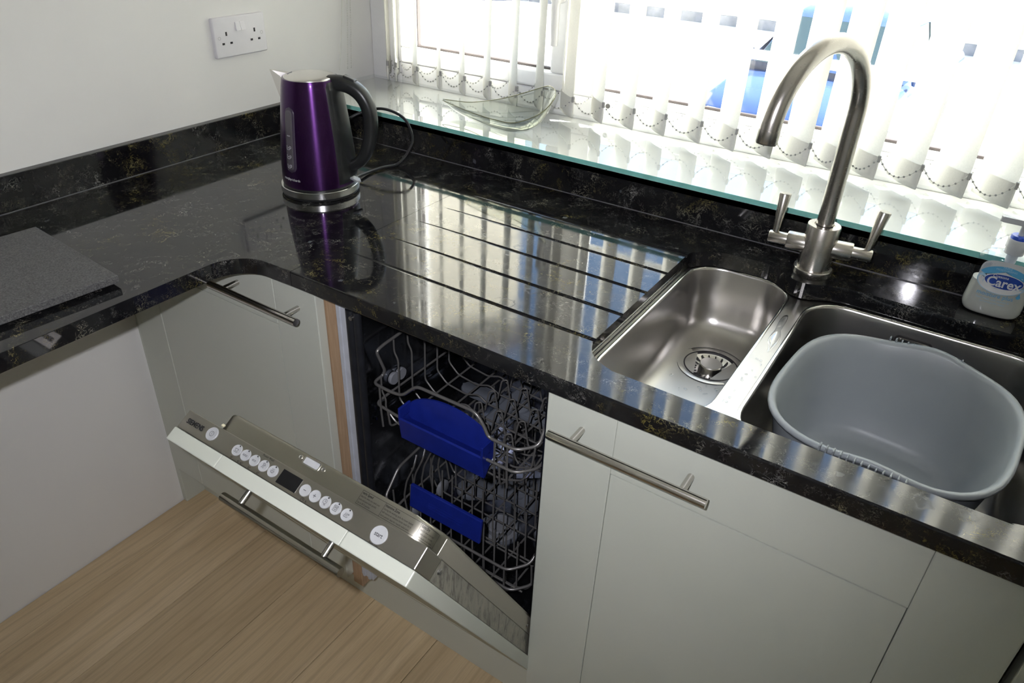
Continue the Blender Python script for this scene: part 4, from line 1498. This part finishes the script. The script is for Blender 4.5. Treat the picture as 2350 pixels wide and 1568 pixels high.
patch('back_panel', HA, 0.60, 0.940, 1.1375, 0.0038, 'black_plastic', kt, 14, 20, taper=-0.05)
patch('gauge_rim', GA, 0.200, 0.966, 1.094, 0.0022, 'kettle_gauge_rim', kt, 10, 30, True)
patch('water_gauge', GA, 0.150, 0.970, 1.090, 0.0034, 'kettle_gauge', kt, 8, 30, True)
surf = lambda a_c, zc_, off: (lambda u, v: polar(prof_r(zc_ + v) + off, a_c + u / prof_r(zc_ + v), zc_ + v))
lettering('gauge_lettering', 'MAX', 0.0038, 'white_print', surf(GA, 1.040, 0.0032), kt)
for zc_, tx_ in ((1.0165, '6'), (0.9985, '4'), (0.9800, '2')):
    cup = [[(-0.0058, 0.0042), (-0.0052, 0.0042), (-0.0052, -0.0020), (-0.0042, -0.0032), (0.0010, -0.0032), (0.0020, -0.0020), (0.0020, 0.0042)], [(0.0020, 0.0030), (0.0046, 0.0034), (0.0052, 0.0012), (0.0044, -0.0006), (0.0020, -0.0008)]]
    symbol('gauge_symbol', cup, 0.0006, 'white_print', surf(GA, zc_, 0.0032), kt)
    lettering('gauge_lettering', tx_, 0.0052, 'white_print', surf(GA - 0.018, zc_ + 0.0008, 0.0033), kt)
lettering('maker_lettering', 'morphy', 0.0072, 'white_print', surf(GA - 0.030, 0.9525, 0.0004), kt, 'RIGHT', 0.02, 0.95)
lettering('maker_lettering', 'richards', 0.0072, 'white_print', surf(GA - 0.022, 0.9525, 0.0004), kt, 'LEFT', 0.0, 0.95)
# handle
hpts = [(0.040, 1.1310), (0.060, 1.1325), (0.082, 1.1285), (0.103, 1.1150), (0.1165, 1.0920), (0.1205, 1.0620), (0.1165, 1.0280), (0.1060, 0.9990), (0.0920, 0.9800), (0.0780, 0.9720), (0.0700, 0.9690)]
hp = [(p.x, p.z) for p in spline([(hpts[0][0] - 0.01, 0, hpts[0][1])] + [(a, 0, b) for a, b in hpts] + [(hpts[-1][0] - 0.01, 0, hpts[-1][1])], 4)]
hd = Vector((math.cos(HA), math.sin(HA), 0))
sd = Vector((-math.sin(HA), math.cos(HA), 0))
rings = []
for i, (r_, z_) in enumerate(hp):
    j0, j1 = max(0, i - 1), min(len(hp) - 1, i + 1)
    tr, tz = hp[j1][0] - hp[j0][0], hp[j1][1] - hp[j0][1]
    L = math.hypot(tr, tz)
    nr, nz_ = -tz / L, tr / L
    t = i / (len(hp) - 1)
    wd_ = 0.0165 if t < 0.35 else 0.0165 - 0.004 * (t - 0.35) / 0.65
    tk = 0.0150 - 0.0035 * t
    ring = []
    for k in range(18):
        a = 2 * PI * k / 18
        ca, sn = math.cos(a), math.sin(a)
        cs = abs(ca) ** 0.75 * (1 if ca >= 0 else -1)
        ss = abs(sn) ** 0.75 * (1 if sn >= 0 else -1)
        ring.append(tuple(Vector((kx, ky, 0)) + hd * (r_ + nr * tk * cs) + Vector((0, 0, z_ + nz_ * tk * cs)) + sd * wd_ * ss))
    rings.append(ring)
loft('handle', rings, 'black_plastic', kt, True, True, True, auto=70)
box('lid_button', (-0.012, -0.0075, 0), (0.012, 0.0075, 0.0075), 'black_plastic', kt, 0.0025,
    lambda x_, y_, z_: tuple(Vector((kx, ky, 1.1380)) + hd * (0.083 + x_) + sd * y_ + Vector((0, 0, z_ - x_ * 0.35))))
prism('switch', [(-0.008, -0.007), (0.010, -0.009), (0.016, 0.0), (0.010, 0.009), (-0.008, 0.007)], 0.0, 0.0045, 'clear_plastic', kt,
      lambda a, b, c: tuple(Vector((kx, ky, 0.9445)) + hd * (0.0800 + a) + sd * (b - 0.012) + Vector((0, 0, c - a * 0.35))), bev=0.0012)
# cord from the power base
cp_ = [(0.395, -0.238, 0.917), (0.388, -0.215, 0.9172), (0.381, -0.172, 0.9140), (0.3855, -0.132, 0.9145), (0.3970, -0.100, 0.9150), (0.4030, -0.076, 0.9285), (0.4045, -0.056, 0.9490), (0.4015, -0.046, 0.9610), (0.3886, -0.036, 0.9765),
       (0.3670, -0.030, 0.9967), (0.3384, -0.030, 1.0078), (0.3055, -0.035, 1.0122), (0.2803, -0.045, 1.0089), (0.2591, -0.060, 1.0011), (0.2426, -0.080, 0.9900), (0.225, -0.12, 0.965), (0.215, -0.17, 0.935), (0.225, -0.22, 0.9165), (0.27, -0.26, 0.915)]
tube('power_cord', spline([cp_[0]] + cp_ + [cp_[-1]], 5), 0.0033, 'black_rubber', kt, 10)
pm = Vector((0.2575, -0.0225, 0))

# ================================================================== SOAP BOTTLE
sx, sy = 1.5815, -0.0355
so = thing('soap_bottle', 'clear pump bottle of white hand wash beside the sink', 'soap bottle', (sx, sy, ZT))


def half_w(z):
    tab = [(0.0, 0.034), (0.004, 0.0395), (0.012, 0.0425), (0.022, 0.0425), (0.045, 0.0405), (0.065, 0.0398), (0.080, 0.0410), (0.090, 0.0412), (0.0965, 0.0385), (0.1005, 0.0320), (0.1025, 0.0200), (0.1040, 0.0130)]
    z = max(0, min(tab[-1][0], z))
    for (z0, r0), (z1, r1) in zip(tab[:-1], tab[1:]):
        if z <= z1:
            return r0 + (r1 - r0) * (z - z0) / (z1 - z0)
    return 0.013


def half_d(z):
    return 0.0225 * min(1.0, half_w(z) / 0.040) ** 1.2 if z < 0.098 else max(0.012, 0.0225 * (half_w(z) / 0.040) ** 0.6)


def bring(z, inset=0.0, n=44):
    p = 2.7
    out = []
    for k in range(n):
        a = 2 * PI * k / n
        ca, sn = math.cos(a), math.sin(a)
        r_ = (abs(ca) ** p + abs(sn) ** p) ** (-1 / p)
        out.append((sx + (half_w(z) - inset) * r_ * ca, sy + (half_d(z) - inset) * r_ * sn, ZT + z))
    return out


zl = [0.0, 0.002, 0.005, 0.010, 0.018, 0.030, 0.045, 0.060, 0.075, 0.088, 0.094, 0.098, 0.1010, 0.1030, 0.1040]
loft('bottle', [bring(z) for z in zl], 'clear_bottle', so, True, True, True, auto=60)
loft('liquid', [bring(z, 0.0014) for z in (0.0015, 0.003, 0.006, 0.012, 0.02, 0.034, 0.046, 0.0545)], 'soap_liquid', so, True, True, True, auto=50)


def fy(u, v):
    """front surface of the bottle"""
    hw, hdp = half_w(v), half_d(v)
    q = min(0.97, abs(u) / hw)
    return sy - hdp * (1 - q ** 2.7) ** (1 / 2.7) - 0.0005


SF = lambda du, dv, off=0.0: (lambda u, v: (sx + du + u, fy(du + u, dv + v) - off, ZT + dv + v))


def decal(name, outline, mat, off, mp):
    n = len(outline)
    cx = sum(p[0] for p in outline) / n
    cy = sum(p[1] for p in outline) / n
    vs = [mp(cx, cy)]
    fs = []
    for i, f_ in enumerate((0.33, 0.66, 1.0)):
        vs += [mp(cx + (p[0] - cx) * f_, cy + (p[1] - cy) * f_) for p in outline]
    for k in range(n):
        k2 = (k + 1) % n
        fs.append((0, 1 + k, 1 + k2))
        for i in range(2):
            a = 1 + i * n
            fs.append((a + k, a + k2, a + n + k2, a + n + k))
    return finish(name, vs, fs, mat, so, True)


tilt = -0.05
ell = lambda cx, cy, a, b, n=36: [(cx + a * math.cos(2 * PI * k / n), cy + b * math.sin(2 * PI * k / n)) for k in range(n)]
decal('back_film', [(x_ * 0.0335, 0.071 + y_ * 0.0235) for x_, y_ in [(math.copysign(abs(math.cos(2 * PI * k / 40)) ** 0.6, math.cos(2 * PI * k / 40)), math.copysign(abs(math.sin(2 * PI * k / 40)) ** 0.6, math.sin(2 * PI * k / 40))) for k in range(40)]], 'soap_film', 0, SF(0, 0, -0.0003))
decal('label_swoosh', arc(0.0, 0.066, 0.033, 20, 165, 24, 0.0215) + arc(0.0, 0.064, 0.027, 165, 20, 24, 0.0165), 'label_cyan', 0, SF(0, 0, 0.0001))
decal('label_ring', arc(0.0, 0.0605, 0.0335, 150, 345, 30, 0.0190) + arc(0.001, 0.0625, 0.0295, 345, 150, 30, 0.0150), 'label_pale', 0, SF(0, 0, 0.0001))
decal('label_ring', arc(0.0, 0.0600, 0.0315, 165, 335, 30, 0.0175) + arc(0.001, 0.0615, 0.0290, 335, 165, 30, 0.0150), 'label_white', 0, SF(0, 0, 0.0002))
decal('label_oval', ell(0.002, 0.0630, 0.0265, 0.0125), 'label_white', 0, SF(0, 0, 0.0003))
decal('label_oval', ell(0.002, 0.0630, 0.0255, 0.0115), 'label_navy', 0, SF(0, 0, 0.0005))
lettering('label_lettering', 'Carex', 0.0205, 'label_white', SF(0.0025, 0.0605, 0.0008), so, 'CENTER', 0.022, 0.88)
lettering('label_lettering', 'Cussons', 0.0062, 'label_white', SF(-0.004, 0.0705, 0.0008), so, 'CENTER', 0.015)
lettering('label_lettering', 'TRIPLE', 0.0042, 'label_pale', SF(0.0, 0.0855, 0.0004), so)
lettering('label_lettering', 'MOISTURISING', 0.0042, 'label_pale', SF(0.0, 0.0815, 0.0004), so)
lettering('label_lettering', 'moisture plus', 0.0098, 'label_cyan', SF(-0.002, 0.0385, 0.0002), so, 'CENTER', 0.0, 0.92)
lettering('label_lettering', 'hand wash with vitamin E', 0.0044, 'label_pale', SF(-0.003, 0.0305, 0.0002), so)
lettering('label_lettering', 'dermatologically tested', 0.0036, 'label_pale', SF(-0.002, 0.0255, 0.0002), so)
decal('label_drop', [(0.0275, 0.0500), (0.0290, 0.0460), (0.0305, 0.0430), (0.0295, 0.0405), (0.0275, 0.0398), (0.0255, 0.0405), (0.0245, 0.0430), (0.0260, 0.0460)], 'label_cyan', 0, SF(0, 0, 0.0003))
lathe('neck', [(0.0130, ZT + 0.103), (0.0130, ZT + 0.112), (0.0145, ZT + 0.1125), (0.0145, ZT + 0.125), (0.0135, ZT + 0.127), (0.009, ZT + 0.127)], 'cap_clear', so, (sx, sy), 30)
lathe('collar', [(0.0125, ZT + 0.1270), (0.0125, ZT + 0.1310), (0.0115, ZT + 0.1325), (0.006, ZT + 0.1325)], 'cap_blue', so, (sx, sy), 30)
lathe('dip_tube', [(0.0035, ZT + 0.010), (0.0035, ZT + 0.085), (0.0075, ZT + 0.088), (0.0075, ZT + 0.108)], 'soap_film', so, (sx, sy), 14)
lathe('pump_stem', [(0.0042, ZT + 0.131), (0.0042, ZT + 0.150)], 'cap_clear', so, (sx, sy), 16)
prism('pump_head', rrect(-0.033, 0.016, -0.0095, 0.0095, [0.004, 0.009, 0.009, 0.004], 5), 0.0, 0.0085, 'cap_clear', so, lambda a, b, c: (sx + a, sy + b * (0.62 + 0.38 * min(1, (a + 0.033) / 0.03)), ZT + 0.149 + c + 0.02 * (a + 0.01)), bev=0.0022, smooth=True)

# ================================================================== WALL SOCKET
ws = thing('wall_socket', 'white double power socket on the left wall', 'socket', (-0.02, -0.161, 1.1527))
SW = lambda u, v, d: (-0.0198 + d, -0.161 + u, 1.1527 + v)
prism('face_plate', rrect(-0.073, 0.073, -0.043, 0.043, 0.003, 3), 0.0, 0.0095, 'white_plastic', ws, SW, bev=0.0028, bevsel=lambda a, b: min(a.z, b.z) > 0.005, smooth=True, seg=3)
for u in (-0.0066, 0.0066):
    prism('rocker', rrect(u - 0.0064, u + 0.0064, 0.0115, 0.0305, 0.0012, 3), 0.0085, 0.0128, 'white_plastic', ws, lambda a, b, c: SW(a, b, c + (0.0022 if u > 0 else 0.0022) * (0.021 - b) / 0.0095 * (1 if c > 0.01 else 0)), bev=0.0006)
for u0 in (-0.0365, 0.0365):
    s_ = -1 if u0 < 0 else 1
    u0 = s_ * 0.0400
    prism('pin_slot', [(u0 - 0.0023, 0.0035), (u0 + 0.0023, 0.0035), (u0 + 0.0023, 0.0120), (u0 - 0.0023, 0.0120)], 0.0092, 0.0097, 'dark_slot', ws, SW)
    for du in (-0.0110, 0.0110):
        prism('pin_slot', [(u0 + du - 0.0034, -0.0150), (u0 + du + 0.0034, -0.0150), (u0 + du + 0.0034, -0.0105), (u0 + du - 0.0034, -0.0105)], 0.0092, 0.0097, 'dark_slot', ws, SW)
for u in (-0.0600, 0.0600):
    lathe('screw', [(0.0036, 0.0093), (0.0036, 0.0097), (0.0026, 0.0094), (0.0001, 0.0094)], 'screw_metal', ws, seg=14, axis=lambda x_, y_, z_, u=u: SW(u + x_, y_, z_))

# ================================================================== STONE BOARD ON THE LEFT RUN
sb = thing('worktop_saver_board', 'dark grey speckled stone board lying on the worktop at the left edge', 'chopping board', (0.28, -0.98, ZT))
A = Vector((0.4265, -0.8010, 0))
e1 = Vector((-0.283, 0.021, 0)).normalized()
e2 = Vector((-e1.y, e1.x, 0)) * 1.0
if e2.y > 0:
    e2 = -e2
bx = lambda u, v, z: tuple(A + e1 * u + e2 * v + Vector((0, 0, z)))
prism('slab', [(0, 0), (0.284, 0), (0.284, 0.40), (0, 0.40)], 0.9155, 0.9280, 'granite_board_stone', sb, bx, bev=0.0008)
for (u, v) in ((0.025, 0.025), (0.259, 0.025), (0.025, 0.375), (0.259, 0.375)):
    lathe('rubber_foot', [(0.007, ZT), (0.007, 0.9157)], 'black_rubber', sb, seg=14, axis=lambda x_, y_, z_, u=u, v=v: tuple(Vector(bx(u, v, 0)) + Vector((x_, y_, z_))))

# ================================================================== GLASS DISH ON THE SILL
gd = thing('glass_dish', 'clear leaf-shaped glass dish with one curled end on the window sill', 'dish', (0.56, 0.075, 0.9915))
rim = [(0.3805, 0.0925, 1.020), (0.445, 0.062, 1.021), (0.519, 0.0346, 1.022), (0.585, 0.0205, 1.023), (0.637, 0.0180, 1.027), (0.6805, 0.0470, 1.047), (0.6994, 0.0711, 1.075), (0.6900, 0.094, 1.087), (0.6700, 0.112, 1.091),
       (0.6461, 0.1253, 1.086), (0.597, 0.118, 1.066), (0.5423, 0.1050, 1.046), (0.4614, 0.1043, 1.025), (0.415, 0.1005, 1.021)]
rp = spline([rim[-1]] + rim + [rim[0], rim[1]], 5)
cd = Vector((0.575, 0.072, 0.9920))
rings = []
for f_, lift in ((0.04, 0.0), (0.35, 0.0), (0.55, 0.10), (0.72, 0.27), (0.86, 0.55), (0.96, 0.86), (1.0, 1.0)):
    rings.append([(cd.x + (p.x - cd.x) * f_, cd.y + (p.y - cd.y) * f_, cd.z + (p.z - cd.z) * lift) for p in rp])
inner_ = [[(q[0], q[1], q[2] + 0.003) for q in r_] for r_ in rings]
loft('dish', rings + [rings[-1]] + inner_[::-1], 'dish_glass', gd, True, True, True, auto=60)
tube('rim', [(p.x, p.y, p.z + 0.0015) for p in rp], 0.0010, 'dish_rim', gd, 6, closed=True)
for f_, lift in ((0.50, 0.07), (0.60, 0.15), (0.70, 0.25), (0.79, 0.40)):
    tube('etched_line', [(cd.x + (p.x - cd.x) * f_, cd.y + (p.y - cd.y) * f_, cd.z + (p.z - cd.z) * lift + 0.0036) for p in rp], 0.0007, 'dish_glass', gd, 4, closed=True)

# crumbs
cr = box('crumb', (-0.003, -0.002, 0), (0.003, 0.002, 0.0035), 'crumb', None, 0.001, lambda x_, y_, z_: tuple(Vector(DX(0.7205, 0.0004, 0.033)) + Vector((x_ + z_ * 0.3, y_, z_))), loc=DX(0.7205, 0.0004, 0.033))
set_props(cr, 'pale crumb on the steel edge of the open dishwasher door', 'crumb')

# ================================================================== OUTDOORS
GZ = -1.0
structure(box('ground_outside', (-40, 0.42, GZ - 0.2), (30, 60, GZ), 'paving'), 'pale sunlit paving outside the window')
gw = thing('garden_wall', 'low pale wall with a dark base across the street', 'wall', (-3, 15.2, GZ))
box('wall_face', (-8.6, 15.05, GZ + 0.19), (25, 15.4, GZ + 1.5), 'render_cream', gw)
box('wall_base', (-8.6, 15.0, GZ), (25, 15.4, GZ + 0.19), 'dark_brick_base', gw)
hs = thing('house', 'pale rendered house across the street', 'building', (-16, 12, GZ))
def HX(u, v, z_):
    """house coordinates: u along its front from the near corner, v back from the front"""
    return (-8.7 - 0.6 * u - 0.8 * v, 15.3 - 0.8 * u + 0.6 * v, z_)


box('house_wall', (0, 0, GZ + 0.19), (16, 9, 12.5), 'render_cream', hs, 0, HX)
box('house_base', (0, -0.05, GZ), (16, 9, GZ + 0.19), 'dark_brick_base', hs, 0, HX)
prism('roof', [(-0.4, 12.5), (9.4, 12.5), (4.5, 16.5)], -0.4, 16.4, 'roof_tile', hs, lambda a, b, c: HX(c, a, b))
# parked car facing the window
car = thing('parked_car', 'blue hatchback car parked outside, seen through the right half of the window', 'car', (-0.15, 7.6, GZ))
ca, sa_ = math.cos(math.radians(-6)), math.sin(math.radians(-6))


def CX(x_, y_, z_):
    """car coordinates: x across, y from the nose backwards, z up"""
    return (-0.20 + x_ * ca - y_ * sa_, 5.75 + x_ * sa_ + y_ * ca, GZ + z_)


def section(y, hw, z0, z1, rnd=0.10, n=6, crown=0.03):
    out = [(-hw * 0.96, z0), (hw * 0.96, z0), (hw, z0 + 0.15)]
    for k in range(n + 1):
        a = 0.5 * PI * k / n
        out.append((hw - rnd + rnd * math.cos(a), z1 - rnd + rnd * math.sin(a)))
    out.append((0, z1 + crown))
    for k in range(n + 1):
        a = 0.5 * PI + 0.5 * PI * k / n
        out.append((-hw + rnd + rnd * math.cos(a), z1 - rnd + rnd * math.sin(a)))
    out.append((-hw, z0 + 0.15))
    return [CX(p[0], y, p[1]) for p in out]


loft('body', [section(0.0, 0.66, 0.25, 0.52), section(0.08, 0.76, 0.2, 0.64), section(0.30, 0.82, 0.18, 0.74), section(0.95, 0.84, 0.18, 0.86), section(1.6, 0.845, 0.18, 0.90), section(3.2, 0.845, 0.18, 0.92), section(3.7, 0.82, 0.2, 0.92), section(3.9, 0.74, 0.3, 0.84)],
     'car_blue', car, True, True, True, auto=45)
loft('cabin', [section(0.98, 0.72, 0.80, 0.88, 0.04), section(1.62, 0.60, 0.82, 1.36, 0.10), section(1.9, 0.60, 0.82, 1.42, 0.10), section(3.0, 0.60, 0.82, 1.42, 0.10), section(3.45, 0.57, 0.82, 1.33, 0.10), section(3.8, 0.66, 0.80, 0.94, 0.06)],
     'car_blue', car, True, True, True, auto=45)


def quad(name, ps, mat, th=0.012):
    ps = [Vector(p) for p in ps]
    nn = (ps[1] - ps[0]).cross(ps[3] - ps[0]).normalized() * th
    vs = ps + [p - nn for p in ps]
    return finish(name, vs, [(0, 1, 2, 3), (7, 6, 5, 4), (0, 4, 5, 1), (1, 5, 6, 2), (2, 6, 7, 3), (3, 7, 4, 0)], mat, car)


quad('windscreen', [CX(-0.66, 1.02, 0.93), CX(0.66, 1.02, 0.93), CX(0.54, 1.55, 1.345), CX(-0.54, 1.55, 1.345)], 'car_glass')
for s_ in (-1, 1):
    quad('side_window', [CX(s_ * 0.735, 1.35, 0.93), CX(s_ * 0.735, 2.25, 0.93), CX(s_ * 0.615, 2.25, 1.34), CX(s_ * 0.615, 1.72, 1.33)], 'car_glass')
    quad('side_window', [CX(s_ * 0.735, 2.32, 0.93), CX(s_ * 0.73, 3.2, 0.93), CX(s_ * 0.61, 3.05, 1.33), CX(s_ * 0.615, 2.32, 1.34)], 'car_glass')
    box('door_mirror', (s_ * 0.90 - 0.09, 1.28, 0.88), (s_ * 0.90 + 0.09, 1.38, 1.02), 'car_blue', car, 0.03, CX)
    box('headlight', (s_ * 0.56 - 0.14, 0.02, 0.50), (s_ * 0.56 + 0.14, 0.20, 0.64), 'car_light', car, 0.03, CX)
    for yy in (0.72, 3.1):
        lathe('wheel', [(0.12, 0.02), (0.20, 0.0), (0.28, 0.0), (0.29, 0.03), (0.29, 0.17), (0.28, 0.19)], 'tyre', car, seg=28, axis=lambda x_, y_, z_, yy=yy, s_=s_: CX(s_ * (0.86 - z_), yy + x_, 0.29 + y_))
box('grille', (-0.36, -0.012, 0.36), (0.36, 0.10, 0.46), 'car_trim', car, 0.02, CX)
box('wiper', (-0.45, 0.985, 0.925), (0.45, 1.005, 0.94), 'car_trim', car, 0.004, CX)
